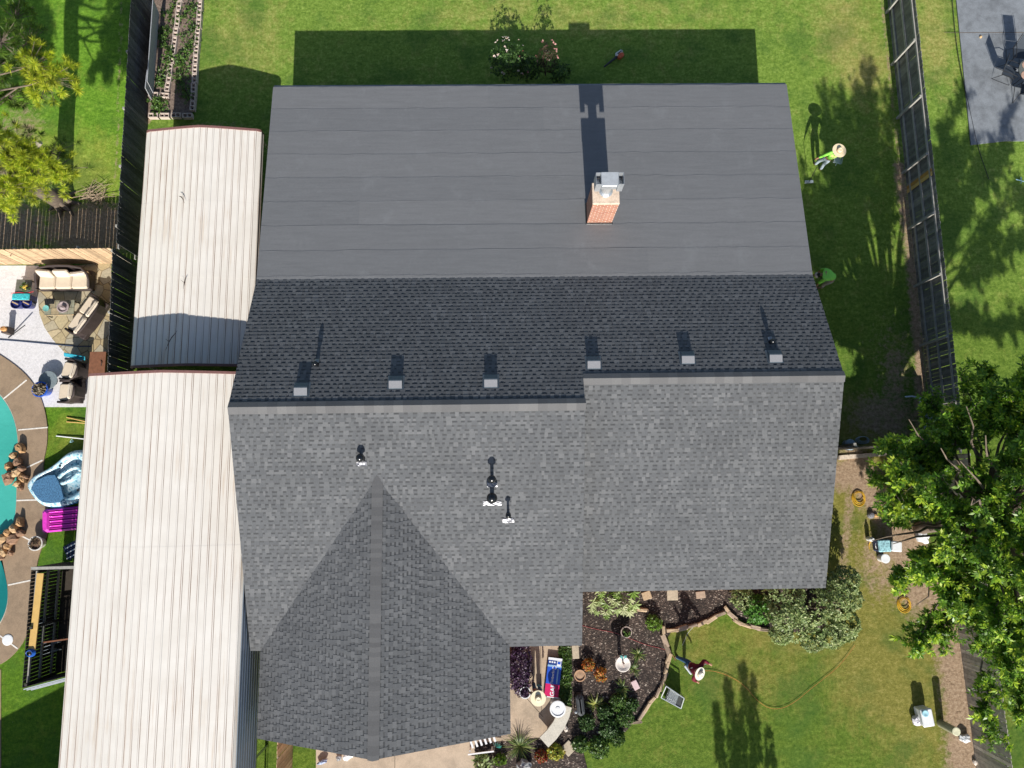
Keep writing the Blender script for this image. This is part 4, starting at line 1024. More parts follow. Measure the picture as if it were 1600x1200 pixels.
for (x0, x1, y0, y1, n_, lb) in ((246,262,8,140,11,"inner strip of the raised bed"),(275,298,10,160,16,"outer strip of the raised bed"),(236,270,158,178,4,"end compartment of the raised bed")):
    base = None
    for i in range(n_):
        px = R.uniform(x0, x1); py = y0+(y1-y0)*(i+R.random()*.7)/n_; px += (140-py)*.12
        q = W(px, py)
        if base is None:
            base = tag(leafobj("vegetable_plant", *[np.array(z_) for z_ in zip(*[((R.gauss(0,.16), R.gauss(0,.18), R.uniform(.06,.25)), (R.gauss(0,.4), R.gauss(0,.4), 1)) for _ in range(26)])], M_GREEN, None, n=6, L=.10, w=.055, th=(40,90)), 'x', "plant", "seedlings in the raised bed"); o = base
        else: o = dup(base)
        o['label'] = 'seedling clump, '+ORD[i]+' from the photo top, '+lb
        o.location = (q.x, q.y, .05); o.rotation_euler = (0,0,R.uniform(0,6)); o.scale = (R.uniform(.65,1.05),)*3
for i, (A, B) in enumerate((((238,2),(229,130)),((229,112),(226,140)))):
    P0, P1 = W(*A, 1.0), W(*B, 1.0); d = P1-P0
    tag(obj("white_sheet", MB().box(tuple((P0+P1)/2-Vector((0,0,.3))), (d.length, .03, .9), math.atan2(d.y, d.x), M=Matrix.Rotation(math.atan2(d.y,d.x),3,'Z') @ Matrix.Rotation(-.2,3,'X')), simple("grey_panel", (.34,.35,.37), .6)), ("long pale panel leaning on the fence beside the raised bed", "short pale panel leaning below the long one on the fence")[i], "panel")
# stone edging of the front bed
M_ST = [simple("edge_stone_tan", (.46,.34,.22), .9, .25, 14), simple("edge_stone_pink", (.40,.30,.22), .9, .25, 14), simple("edge_stone_brown", (.24,.18,.13), .9, .3, 14)]
path = [(1050,984),(1064,981),(1080,977),(1096,973),(1110,967),(1124,959),(1137,954),(1143,962),(1151,971),(1163,976),(1178,979),(1192,983),None,(1036,985),(1038,1000),(1042,1014),(1044,1028),(1041,1042),(1038,1056),(1033,1069),(1027,1081),(1018,1093),(1010,1104),(1002,1117),(993,1127),None,(1003,952)]
pv = None; k = 0
for p_ in path:
    if p_ is None: pv = None; continue
    q = W(*p_); a = 0
    nx = path[min(path.index(p_)+1, len(path)-1)]
    if nx: w2 = W(*nx); a = math.atan2(w2.y-q.y, w2.x-q.x)
    top = path.index(p_) < 12
    o = MB().bbox((0,0,.08), (R.uniform(.36,.50), R.uniform(.10,.17), R.uniform(.14,.20)), R.uniform(-.1,.1), .02); o.v = [(a_+R.uniform(-.02,.02), b_+R.uniform(-.018,.018), c_+R.uniform(-.015,.015)) for a_, b_, c_ in o.v]; o = obj("edging_stone", o, M_ST[k % 3 if k % 4 else 0], loc=q, world=False)
    o.location = (q.x, q.y, 0)
    for v_ in o.data.vertices: v_.co += Vector((q.x, q.y, 0))
    o.rotation_euler = (0,0,a+R.uniform(-.15,.15))
    if path.index(p_) == 24+2: lb_ = "lone dark upright stone behind the corner of the stone edging"
    elif top: lb_ = "edging stone at the top of the front lawn, "+ORD[path.index(p_)]+" from the left"
    else: lb_ = "rough edging stone, "+ORD[path.index(p_)-13]+" down the curved left side of the front lawn"
    tag(o, lb_, "stone", "stones edging the mulch bed"); k += 1
def slab(label, px, py, sx, sy, rz, m=M_ST[0], h=.05, name="stepping_stone"):
    q = W(px, py); o = obj(name, MB().bbox((0,0,h/2), (sx, sy, h), r=.012), m); o.location = (q.x, q.y, .035); o.rotation_euler = (0,0,rz); return tag(o, label, "stone")
m_pv = concrete("paver_tan", (.45,.38,.28), .2, 3)
slab("square tan stepping stone set as a diamond right of the bench", 888, 1168, .42, .42, .75, m_pv)
slab("pale stepping stone showing under the middle of the front eave", 1050, 929, .42, .40, 0, m_pv)
slab("tan stone half under the left corner of the mulch bed eave", 899, 1018, .26, .48, .03, m_pv)
slab("round tan stone near the big leaved plant", 1010, 930, .34, .30, .3, M_ST[0])
slab("thin tan stone right of the other stepping stones at the eave", 1094, 929, .36, .26, .1, M_ST[1])
slab("tilted pink stone tablet among the clumps", 992, 1069, .22, .34, .45, simple("pink_stone", (.62,.46,.46), .7, .1), .10, "stone_tablet")

# ================================================================ POTS, BIRDBATH, BENCH
def pot(label, px, py, r_, h_, mat, soil, name="flower_pot", plant=None, pm=None, n=20, tilt=0):
    b = W(px, py); t = thing(name, label, "pot", tuple(b))
    mb = MB(); mb.lathe((0,0,0), [(r_*.62,0),(r_*.7,h_*.1),(r_*.95,h_*.85),(r_*1.06,h_*.88),(r_*1.06,h_),(r_*.9,h_),(r_*.86,h_*.8),(r_*.5,h_*.78)], 24); obj("bowl", mb, mat, t, smooth=False)
    obj("soil", MB().lathe((0,0,h_*.78), [(r_*.88,-.02),(r_*.88,.01),(.02,.03)], 18), soil, t)
    if plant:
        P, D = ell_pts((0,0,h_*.95), (r_*.7, r_*.7, plant), n, .3, 0)
        V, F = rosettes(P, D, n=6, L=r_*.5, w=r_*.2); npmesh("leaves", V, F, pm, t)
    return t
M_SOIL = simple("pot_soil", (.06,.042,.03), .95, .3, 30); M_CLAY = simple("clay", (.48,.30,.18), .8, .15); M_CREAM = simple("cream_ceramic", (.68,.60,.52), .5, .1)
pot("round pale pot half filled with green plants below the big leaved plant", 976, 985, .20, .38, simple("pale_pot", (.42,.33,.29), .5), M_SOIL, plant=.12, pm=M_GREEN, n=18)
pot("clay pot tipped slightly at the left edge of the mulch bed", 905, 1053, .20, .28, M_CLAY, simple("dry_soil", (.38,.25,.16), .95))
pot("black wire pot with purple plant beside the person in the straw hat", 820, 1078, .20, .4, M_WHITE, M_SOIL, plant=.1, pm=M_PURP, n=14)
pot("white pot with a dry plant on the grass beside the pool", 66, 848, .26, .42, simple("white_ceramic", (.66,.63,.58), .45), simple("brown_soil", (.13,.075,.05), .95), plant=.1, pm=leafmat("dead_leaves", [(.16,.11,.07),(.25,.18,.1)], .8, .1), n=12)
pot("glossy blue pot with a spiky dry plant at the edge of the pool deck", 75, 611, .29, .52, simple("blue_glaze", (.02,.10,.52), .2), M_SOIL, plant=.2, pm=leafmat("dead_spikes", [(.2,.16,.11),(.4,.34,.24)], .8, .1), n=40)
# birdbath with a figurine
b = W(968,1030); t = thing("birdbath", "white birdbath bowl on a pedestal with a small figurine in it", "birdbath", tuple(b))
obj("pedestal", MB().lathe((0,0,0), [(.17,0),(.16,.05),(.07,.12),(.055,.5),(.08,.62),(.1,.66)], 16), M_CREAM, t, smooth=True)
obj("bowl", MB().lathe((0,0,.64), [(.08,0),(.22,.05),(.275,.12),(.28,.14),(.255,.14),(.2,.09),(.02,.07)], 28), simple("cream_bowl", (.72,.66,.60), .5), t, smooth=True)
fg = MB().lathe((0,.06,.74), [(.03,0),(.04,.1),(.025,.2),(.035,.25),(.02,.30),(.005,.32)], 10); fg.tube([(0,.06,.9),(.02,-.06,.86),(.02,-.12,.76)], [.025,.02,.015], 6)
obj("figurine", fg, simple("tan_figurine", (.45,.34,.30), .6), t, smooth=True)
wg = MB()
for s in (-1,1): wg.add([(s*.01,.2,.92),(s*.12,.26,.96),(s*.13,.34,.93),(s*.04,.33,.92)], [(0,1,2,3),(3,2,1,0)])
obj("ornament", wg, simple("teal_glass", (.2,.55,.50), .3), t)
# pedestal table and curved bench
b = W(869,1098); t = thing("pedestal_bowl", "round white concrete bowl table at the upper end of the curved bench", "garden table", tuple(b))
obj("pedestal", MB().lathe((0,0,0), [(.24,0),(.22,.08),(.1,.15),(.09,.58),(.16,.72)], 18), M_CREAM, t, smooth=True)
obj("top", MB().lathe((0,0,.72), [(.14,0),(.28,.03),(.29,.08),(.24,.085),(.23,.06),(.08,.055),(.08,.075),(.02,.08)], 32), M_WHITE, t)
cpts = [W(x, y, .45) for x, y in ((884,1103),(880,1118),(873,1133),(862,1148),(850,1160))]
b = W(868,1136); t = thing("curved_bench", "curved pale concrete bench at the end of the path", "bench", tuple(b)); mb = MB(); wd = .23; n = len(cpts); vs = []
for z in (.38, .46):
    for i, p_ in enumerate(cpts):
        d = (cpts[min(i+1,n-1)]-cpts[max(0,i-1)]).normalized(); s_ = Vector((-d.y, d.x, 0))*wd; vs += [Vector((p_.x,p_.y,z))+s_, Vector((p_.x,p_.y,z))-s_]
m2 = 2*n; fs = []
for i in range(n-1):
    a = 2*i; fs += [(a,a+1,a+3,a+2), (m2+a,m2+a+2,m2+a+3,m2+a+1), (a,a+2,m2+a+2,m2+a), (a+1,m2+a+1,m2+a+3,a+3)]
fs += [(0,m2,m2+1,1), (m2-2,m2-1,2*m2-1,2*m2-2)]
obj("seat", MB().add(vs, fs), concrete("bench_concrete", (.56,.52,.44), .15, 4), t, world=True)
for p_ in (cpts[1], cpts[3]): obj("leg", MB().bbox((p_.x, p_.y, .19), (.34,.12,.38), .9), M_CREAM, t, world=True)
# shingle wrapper lying on the path: blue and crimson, lettered
b = W(864,1057); t = thing("shingle_bundle", "blue and crimson wrapped bundle lettered GAF lying on the path", "bundle", (b.x, b.y, .022), -.14)
L_, W_ = 1.42, .52; T_ = .16
obj("contents", MB().bbox((0,0,T_/2), (W_+.02, L_+.02, T_-.004), r=.02), simple("black_bundle", (.02,.02,.022), .6), t)
sk = MB()
m_bl = simple("wrapper_blue", (.025,.09,.50), .3, .1, 6); m_cr2 = simple("wrapper_crimson", (.58,.02,.12), .3, .1, 6); m_wh = simple("wrapper_white", (.72,.74,.78), .35, .06); m_nv = simple("wrapper_navy", (.02,.05,.22), .3)
def panel(nm, x0, x1, y0, y1, m, dz=.002, par=t, th=.003): return obj(nm, MB().box(((x0+x1)/2, (y0+y1)/2, T_+dz), (x1-x0, y1-y0, th)), m, par)
wr = panel("wrapper", -W_/2, W_/2, -.23, .38, m_bl, .0)
panel("crimson_end", -W_/2, W_/2, -L_/2+.035, -.231, m_cr2, .0, wr); panel("white_band", -W_/2, W_/2, -L_/2, -L_/2+.034, m_wh, .0, wr)
panel("navy_band", -W_/2, W_/2, .381, .62, m_nv, .0, wr); panel("pale_band", -W_/2, W_/2, .38, .45, simple("wrapper_pale", (.25,.42,.62), .35), .004, wr, .002); panel("white_end", -W_/2, W_/2, .62, L_/2, m_wh, .0, wr)
for x in (-.19, -.10, -.01): obj("dot", MB().lathe((x, .55, T_+.002), [(.034,0),(.034,.003)], 16), m_wh, wr)
panel("label", .08, .23, .42, .61, m_wh, .006, wr, .002); panel("label_mark", .10, .21, .50, .59, m_bl, .009, wr, .002)
obj("badge", MB().lathe((.0,.36,T_+.004), [(.075,0),(.075,.004)], 20), m_wh, wr); obj("badge_centre", MB().lathe((.0,.36,T_+.009), [(.05,0),(.05,.003)], 20), m_bl, wr)
panel("light_streak", .12, .17, -.2, .33, simple("wrapper_pale", (.25,.42,.62), .35), .004, wr, .002)
def text(s_, size, loc, rz, m, par, bold=0.0):
    cu = bpy.data.curves.new("text", 'FONT'); cu.body = s_; cu.size = size; cu.align_x = 'CENTER'; cu.align_y = 'CENTER'; cu.extrude = .002; cu.offset = bold
    o = bpy.data.objects.new("tmp", cu); C.objects.link(o); bpy.context.view_layer.update()
    me = bpy.data.meshes.new_from_object(o.evaluated_get(bpy.context.evaluated_depsgraph_get())); bpy.data.objects.remove(o)
    me.materials.clear(); me.materials.append(m); q = link("lettering", me, par); q.location = loc; q.rotation_euler = (0,0,rz); return q
text("GAF", .22, (.03, -.45, T_+.005), PI/2, m_wh, wr, .006)
text("Timberline", .13, (-.03, .06, T_+.006), PI/2, m_wh, wr, .003)
# slatted white bench peeping out from under the gable
b = W(752,1158); t = thing("slatted_bench", "white slatted bench half hidden under the front gable corner", "bench", tuple(b))
for k in range(6):
    q = W(735+7*k, 1157-2.0*k, .5); obj("slat", MB().box((q.x, q.y, .5), (.07, .55, .03), .35), M_WHITE, t, world=True)
obj("frame", MB().box((b.x, b.y-.25, .46), (.95,.05,.04), .1), M_WHITE, t, world=True)
for x in (-.4,.4): obj("leg", MB().box((b.x+x, b.y-.2, .22), (.05,.05,.44)), M_WHITE, t, world=True)
q = W(775,1168,.2); mb = MB()
for a in range(5): mb.add([(q.x,q.y,.2),(q.x+.16*math.cos(a*.5),q.y+.16*math.sin(a*.5),.3),(q.x+.22*math.cos(a*.5+.25),q.y+.22*math.sin(a*.5+.25),.16)], [(0,1,2),(2,1,0)])
tag(obj("garden_ornament", mb, simple("teal_glass", (.2,.55,.50), .3), loc=q), "small teal pinwheel ornament below the front gable", "ornament")
q = W(818,1192); o = obj("mottled_rock", MB().rock(tuple(q+Vector((0,0,.2))), (.55,.42,.45), 77, .3, sub=12), simple("black_white_rock", (.33,.33,.33), .8, .95, 9)); tag(o, "black and white mottled rock at the bottom of the front bed", "rock")
q = W(884,1137); o = obj("white_rock", MB().rock(tuple(q+Vector((0,0,.1))), (.18,.3,.2), 7, .3), M_CREAM); tag(o, "small white garden ornament between bench and green mounds", "ornament")
q = W(906,1100,.2); o = obj("dark_statue", MB().bbox(tuple(q), (.28,.75,.5), .1, .12), simple("dark_stone", (.06,.065,.07), .6, .4, 8)); tag(o, "dark weathered stone block beside the yellowing clump", "ornament")
q = W(900,1113,.5); o = obj("solar_light", MB().lathe((q.x,q.y,0), [(.02,0),(.02,.42),(.06,.44),(.05,.5),(.01,.53)], 10), M_GALV); tag(o, "small silver path light at the end of the dark stone block", "light")

# ================================================================ POOL YARD THINGS
M_WICK = simple("dark_wicker", (.045,.032,.030), .7, .4, 40, bmp=.5); M_CUSH = simple("beige_cushion", (.62,.52,.40), .9, .08, 8); M_CUSH2 = simple("pale_cushion", (.66,.57,.46), .9, .08, 8)
def sofa(label, loc, rz, Wd, n, open_left=False, cat="sofa", arms=True, name="wicker_sofa", lean=True, back=.34):
    t = thing(name, label, cat, loc, rz); hw = Wd/2; dp = .86
    fr = MB(); fr.bbox((0,0,.17), (Wd-.06, dp-.06, .26), r=.03)
    obj("base", fr, M_WICK, t)
    # woven back and arms: a band swept round three sides, thick rolled rim on top
    rim = []; 
    for a, b_ in ((-hw+.02,-dp/2+.05),(-hw-.0,-.05),(-hw+.03,dp/2-.28),(-hw+.22,dp/2-.05),(-hw*.4,dp/2+.02),(0,dp/2+.03),(hw*.4,dp/2+.02),(hw-.22,dp/2-.05),(hw-.03,dp/2-.28),(hw,-.05),(hw-.02,-dp/2+.05)): rim.append((a, b_))
    zs = [.46,.52,.62,.74,.80,.82,.80,.74,.62,.52,.46]
    bk = MB(); inn = [(x*.93, y*.90-(.0)) for x, y in rim]; k = len(rim)
    vs = [(x,y,.1) for x,y in rim]+[(x*1.0,y,z) for (x,y),z in zip(rim,zs)]+[(x,y,z) for (x,y),z in zip(inn,zs)]+[(x,y,.1) for x,y in inn]
    for i in range(k-1): bk.add([vs[i],vs[i+1],vs[k+i+1],vs[k+i],vs[2*k+i],vs[2*k+i+1],vs[3*k+i+1],vs[3*k+i]], [(0,1,2,3),(3,2,5,4),(4,5,6,7)])
    obj("back", bk, M_WICK, t)
    obj("rim", MB().tube([(x*.97,y*.96,z) for (x,y),z in zip(rim,zs)], .045, 8), M_WICK, t, smooth=True)
    cw = (Wd-.22)/n
    for i in range(n):
        x = -hw+.11+cw*(i+.5)
        obj("seat_cushion", MB().bbox((x,-.06,.37), (cw-.015, dp-.22, .15), r=.045), M_CUSH, t)
    for i in range(n):
        x = -hw+.11+cw*(i+.5); M = Matrix.Rotation(-.32+(.5 if (lean and i == n-1) else 0), 3, 'X') @ Matrix.Rotation(.12*(i-1) if lean else 0, 3, 'Z')
        obj("back_cushion", MB().bbox((x+(.02 if i else 0), dp/2-.24, .60 if not (lean and i == n-1) else .52), (cw-.04,.16,back+.06), r=.05, M=M), M_CUSH2, t)
    for sx in (-1,1):
        for sy in (-1,1): obj("leg", MB().box((sx*(hw-.08), sy*(dp/2-.1), .03), (.06,.06,.07)), M_WICK, t)
    return t
q = W(103,438,.3); sofa("dark wicker sofa with three beige cushions against the honey brown fence", (q.x,q.y,.03), 0, 2.15, 3)
q = W(138,495,.3); sofa("dark wicker loveseat with beige cushions set at a slant beside the dark fence", (q.x,q.y,.03), math.radians(-122), 1.75, 2, name="wicker_loveseat", lean=False)
q = W(116,580,.3); sofa("upper wicker armchair with a beige cushion next to the brown cabinet", (q.x,q.y,.02), math.radians(-102), .86, 1, cat="armchair", name="wicker_armchair", lean=False)
q = W(111,613,.3); sofa("lower wicker armchair beside the blue pot", (q.x,q.y,.02), math.radians(-92), .88, 1, cat="armchair", name="wicker_armchair", lean=False)
def table(label, px, py, sx, sy, h, rz, topm, name="patio_table", legm=M_IRON):
    q = W(px, py, h); t = thing(name, label, "table", (q.x,q.y,.02), rz); hx, hy = sx/2-.04, sy/2-.04
    obj("top", MB().bbox((0,0,h-.03), (sx,sy,.04), r=.01), topm, t)
    for a in (-1,1):
        for b_ in (-1,1): obj("leg", MB().box((a*hx,b_*hy,(h-.05)/2), (.035,.035,h-.05)), legm, t)
    obj("frame", MB().box((0,hy,h-.065),(sx-.05,.03,.03)).box((0,-hy,h-.066),(sx-.05,.03,.03)), legm, t); return t
m, t_, b_ = nmat("slate_tiles"); tc = N(t_, "ShaderNodeTexCoord"); br = N(t_, "ShaderNodeTexBrick"); t_.links.new(tc.outputs["Object"], br.inputs["Vector"])
br.inputs["Scale"].default_value = 1; br.inputs["Brick Width"].default_value = .32; br.inputs["Row Height"].default_value = .27; br.inputs["Mortar Size"].default_value = .008
br.inputs["Color1"].default_value = (.24,.25,.19,1); br.inputs["Color2"].default_value = (.42,.30,.16,1); br.inputs["Mortar"].default_value = (.06,.06,.05,1)
t_.links.new(mix(t_, br.outputs[0], ramp(t_, noise(t_, tc.outputs["Object"], 7, 5), [(.3,.75),(.7,1.25)]), 1.0, 'MULTIPLY'), b_.inputs["Base Color"]); b_.inputs["Roughness"].default_value = .5
table("slate topped coffee table between the sofa and the loveseat", 93, 481, 1.15, .62, .45, .02, m)
m_gl = simple("smoked_glass", (.15,.15,.12), .12, .25, 3)
table("dark glass topped side table at the left end of the wicker sofa", 36, 453, .62, .85, .5, -.05, m_gl, "side_table")
def bagshape(label, px, py, z, s, m, name, cat="bag", seed=1, sz=None):
    q = W(px, py, z); o = obj(name, MB().rock((q.x,q.y,z), (s, s*.8, (sz or s)), seed, seed*.7, sub=11), m, loc=q); return tag(o, label, cat)
q = W(99,480,.55); o = obj("stone_fire_bowl", MB().lathe((q.x,q.y,.47), [(.1,0),(.22,.06),(.24,.12),(.2,.13),(.17,.08),(.02,.1)], 12).rock((q.x+.03,q.y-.05,.62), (.2,.17,.2), 5), simple("grey_pink_stone", (.33,.27,.27), .8, .35, 14)); tag(o, "grey stone bowl heaped with rocks on the slate coffee table", "bowl")
q = W(72,482,.5); o = obj("teal_dish", MB().lathe((q.x,q.y,.475), [(.05,0),(.12,.02),(.125,.05),(.1,.04),(.02,.03)], 16), simple("teal_dish_m", (.18,.45,.42), .3)); tag(o, "small teal dish on the slate coffee table", "dish")
q = W(77,472,.5); o = MB(); 
for k in range(5): o.tube([(q.x-.16+.07*k,q.y-.02,.5),(q.x-.14+.07*k,q.y+.1,.6),(q.x-.1+.07*k,q.y+.14,.5)], .012, 5)
tag(obj("wire_basket", o.box((q.x,q.y+.03,.48),(.36,.2,.02)), M_IRON), "black wire basket on the slate coffee table", "basket")
q = W(43,450,.6); mbk = MB(); tt = thing("pot_of_flowers", "dark pot with yellow flowers on the glass side table", "pot", (q.x,q.y,.52))
obj("pot", MB().lathe((0,0,0), [(.07,0),(.1,.14),(.09,.15),(.02,.13)], 12), M_IRON, tt)
P, D = ell_pts((0,0,.2), (.17,.15,.12), 26, .5, 0); V, F = rosettes(P, D, n=6, L=.08, w=.04); npmesh("leaves", V, F, M_BED, tt)
P, D = ell_pts((0,-.02,.27), (.12,.1,.06), 12, .6, 0); V, F = rosettes(P, D, n=6, L=.06, w=.04); npmesh("blooms", V, F, leafmat("yellow_bloom", [(.65,.45,.05),(.75,.6,.15)], .5,.2), tt)
# pair of blue barrels / planters with teal top
for i, x in enumerate((24, 41)):
    q = W(x, 474, .4); tt = thing("blue_planter", ("left","right")[i]+" one of the two round navy planters in front of the side table", "planter", (q.x,q.y,.02), 0, "navy planters by the sofa")
    obj("bowl", MB().lathe((0,0,0), [(.13,0),(.2,.3),(.215,.36),(.19,.36),(.18,.3),(.02,.3)], 20), simple("navy_glaze", (.02,.03,.16), .25), tt); obj("stick", MB().box((-.02,.01,.37), (.26,.045,.03), -.45), simple("tan_stick", (.55,.38,.2), .7), tt)
q = W(32,463,.55); tt = thing("towel_stack", "bright teal patterned towel folded over a stand behind the navy planters", "towel", (q.x,q.y,.02))
obj("towel", MB().bbox((0,0,.5), (.68,.26,.08), r=.03), simple("teal_pattern", (.04,.42,.46), .8, .9, 18), tt); obj("stand", MB().box((0,0,.24), (.6,.2,.46)), simple("navy_glaze", (.02,.03,.16), .25), tt); obj("red_cord", MB().tube([(-.4,.14,.5),(-.1,.16,.53),(.2,.14,.5),(.48,.2,.5)], .012, 5), simple("red_cord_m", (.55,.03,.05), .5), tt)
q = W(10,516,.3); tt = thing("lantern", "small orange lantern on a stand casting a shadow on the pebble deck", "lantern", (q.x,q.y,.01))
obj("stand", MB().box((0,0,.2), (.24,.26,.4)), simple("dark_lantern", (.08,.06,.05), .6), tt); obj("top", MB().rock((0,.02,.45), (.3,.24,.14), 3), simple("orange_copper", (.55,.28,.10), .5), tt)
q = W(30,523,.3); tag(obj("garden_stake", MB().tube([W(13,528,.02), W(39,508,.4)], .02, 6), M_IRON, loc=W(13,528,.02)), "thin dark pole leaning up from the pebble deck", "pole")
rp = [W(-20,529,.03), W(30,533,.03), W(95,539,.04), W(120,541,.05), W(142,541,.06)]
tag(obj("rope_line", MB().tube(rp, .02, 6), simple("navy_rope", (.02,.04,.09), .7), loc=rp[0]), "dark rope stretched straight across the pebble deck", "rope")
q = W(117,557,.5); tt = thing("folding_chair", "teal folding chair tipped against the wicker armchair", "chair", (q.x,q.y,.02), -.2)
obj("seat", MB().bbox((0,0,.5), (.85,.16,.05), r=.015, M=Matrix.Rotation(.5,3,'X')), simple("teal_cloth", (.015,.28,.38), .7), tt); obj("white_edge", MB().box((-.05,-.11,.46), (.7,.025,.02)), M_WHITE, tt)
obj("frame", MB().tube([(-.42,.05,.02),(-.35,0,.5),(.4,0,.55),(.45,.1,.02)], .014, 6), M_IRON, tt)
q = W(154,568,.8); tt = thing("cabinet", "brown stained wooden cabinet standing at the front end of the taller carport", "cabinet", (q.x,q.y,.02))
obj("body", MB().box((0,-.05,.42), (.58,.95,.84)), M_BRN, tt); obj("top", MB().bbox((0,-.05,.86), (.62,1.0,.035), r=.008), M_BRN, tt); obj("handle", MB().tube([(.14,.1,.89),(.2,0,.92),(.16,-.12,.89)], .012, 5), M_IRON, tt)
q = W(83,596,.0); tt = thing("glass_table", "round smoked glass table top on a low stand beside the blue pot", "table", (q.x,q.y,.02)); obj("top", MB().lathe((0,0,.3), [(.36,0),(.37,.01),(.36,.02)], 32), simple("grey_glass", (.20,.24,.26), .15), tt); obj("stand", MB().lathe((0,0,0), [(.2,0),(.03,.04),(.03,.3)], 12), M_IRON, tt)
# wall ornaments
for (px, py, lb) in ((16,395,"small black metal bracket on the honey brown fence"),(144,470,"black metal ornament lying on the loveseat")):
    q = W(px, py, 1.3 if py < 420 else .72); tag(obj("iron_ornament", MB().tube([q, q+Vector((.1,.0,0)), q+Vector((.02,-.14,0)), q], .01, 5), M_IRON, loc=q), lb, "ornament")
# poles on the grass
for i, (a, b_, m_, r_, lb) in enumerate(((((104,652)),(140,660),M_NEWW,.012,"upper of two orange handled poles on the grass by the carport"),(((104,659)),(142,662),M_NEWW,.012,"lower of two orange handled poles on the grass by the carport"),((88,681),(142,687),M_WHITE,.014,"long white pole lying on the grass above the swim float"))):
    p0, p1 = W(*a, .03), W(*b_, .08); tag(obj("pole", MB().tube([p0, p1], r_*1.6, 6), m_, loc=p0), lb, "pole")
q = W(110,691,.02); tag(obj("leaf_net", MB().tube([q+Vector((0,0,.03)), q+Vector((.14,.02,.03)), q+Vector((.06,.12,.03)), q+Vector((0,0,.03))], .012, 5), simple("pale_blue_plastic", (.35,.6,.7), .4), loc=q), "small pale blue triangular net frame on the grass", "net")
# swim floats
def inflatable():
    b = W(90,752,.3); t = thing("swim_float", "big blue and white patterned inflatable pool float at the pool's edge", "float", (b.x,b.y,.06))
    out = [W(x, y, .35) for x, y in ((43,756),(52,744),(72,735),(88,724),(104,709),(120,704),(136,706),(150,722),(150,745),(138,768),(122,782),(98,790),(72,791),(58,782),(46,766))]
    pl = smoothpoly([(p.x-b.x, p.y-b.y) for p in out], 2); n = len(pl); cx = sum(p.x for p in pl)/n; cy = sum(p.y for p in pl)/n
    m, tt, bb = nmat("float_print"); p = wpos(tt); vo = N(tt, "ShaderNodeTexVoronoi"); vo.inputs["Scale"].default_value = 16; tt.links.new(p, vo.inputs["Vector"]); sp = N(tt, "ShaderNodeSeparateColor"); tt.links.new(vo.outputs["Color"], sp.inputs[0])
    tt.links.new(ramp(tt, sp.outputs[0], [(.2,(.62,.74,.78)),(.5,(.45,.66,.74)),(.85,(.25,.48,.60)),(1,(.05,.12,.2))]), bb.inputs["Base Color"]); bb.inputs["Roughness"].default_value = .25
    m2 = simple("float_blue", (.04,.16,.30), .25, .3, 10)
    mb = MB(); rings = [(1.0,.0),(1.06,.12),(1.03,.26),(.93,.34),(.82,.33),(.74,.26),(.70,.16)]; vs = []
    for k, z in rings: vs += [(cx+(p.x-cx)*k, cy+(p.y-cy)*k, z) for p in pl]
    for j in range(len(rings)-1):
        for i in range(n):
            a, c_ = j*n+i, j*n+(i+1) % n; mb.f.append((a, c_, c_+n, a+n)); mb.mi.append(1 if j < 2 else 0)
    mb.v = vs; mb.f.append(tuple(range((len(rings)-1)*n, len(rings)*n))); mb.mi.append(0)
    obj("tube", mb, [m, m2], t, smooth=True)
    # blue backrest pad at the low left end, inner ring and cup holders
    pad = MB(); pp = [W(x, y, .42)-b for x, y in ((47,757),(84,738),(94,755),(102,784),(72,787),(58,778))]; pp = smoothpoly([(p.x,p.y) for p in pp],1); pad.prism(pp, .30, .40)
    obj("pad", pad, simple("float_navy_print", (.07,.17,.30), .3, .8, 22), t)
    ir = [(cx+.25+.34*math.cos(a)*1.2+.1*math.sin(a), cy+.12+.26*math.sin(a)+.16*math.cos(a), .3) for a in [2*PI*i/24 for i in range(25)]]
    obj("inner_tube", MB().tube(ir, .075, 8), m, t, smooth=True)
    c_ = W(112,747,.3)-b; obj("cushion", MB().bbox((c_.x,c_.y,.24), (.42,.28,.1), .5, .04), m, t)
    for x, y in ((95,728),(123,766)): c_ = W(x,y,.36)-b; obj("cup_holder", MB().lathe((c_.x,c_.y,.33), [(.04,0),(.045,.03),(.01,.031)], 12), M_IRON, t)
inflatable()
b = W(97,812,.1); t = thing("air_mattress", "bright pink ribbed air mattress lying half under the taller carport", "air mattress", (b.x,b.y,.03), .08)
m_pk = simple("pink_vinyl", (.68,.05,.48), .25, .2, 9)
for j in range(5): obj("rib", MB().bbox((.12,.36-.175*j,.09), (1.5,.185,.17), r=.06), m_pk, t)
obj("pillow", MB().bbox((-.55,0,.13), (.28,.86,.2), r=.07), m_pk, t)
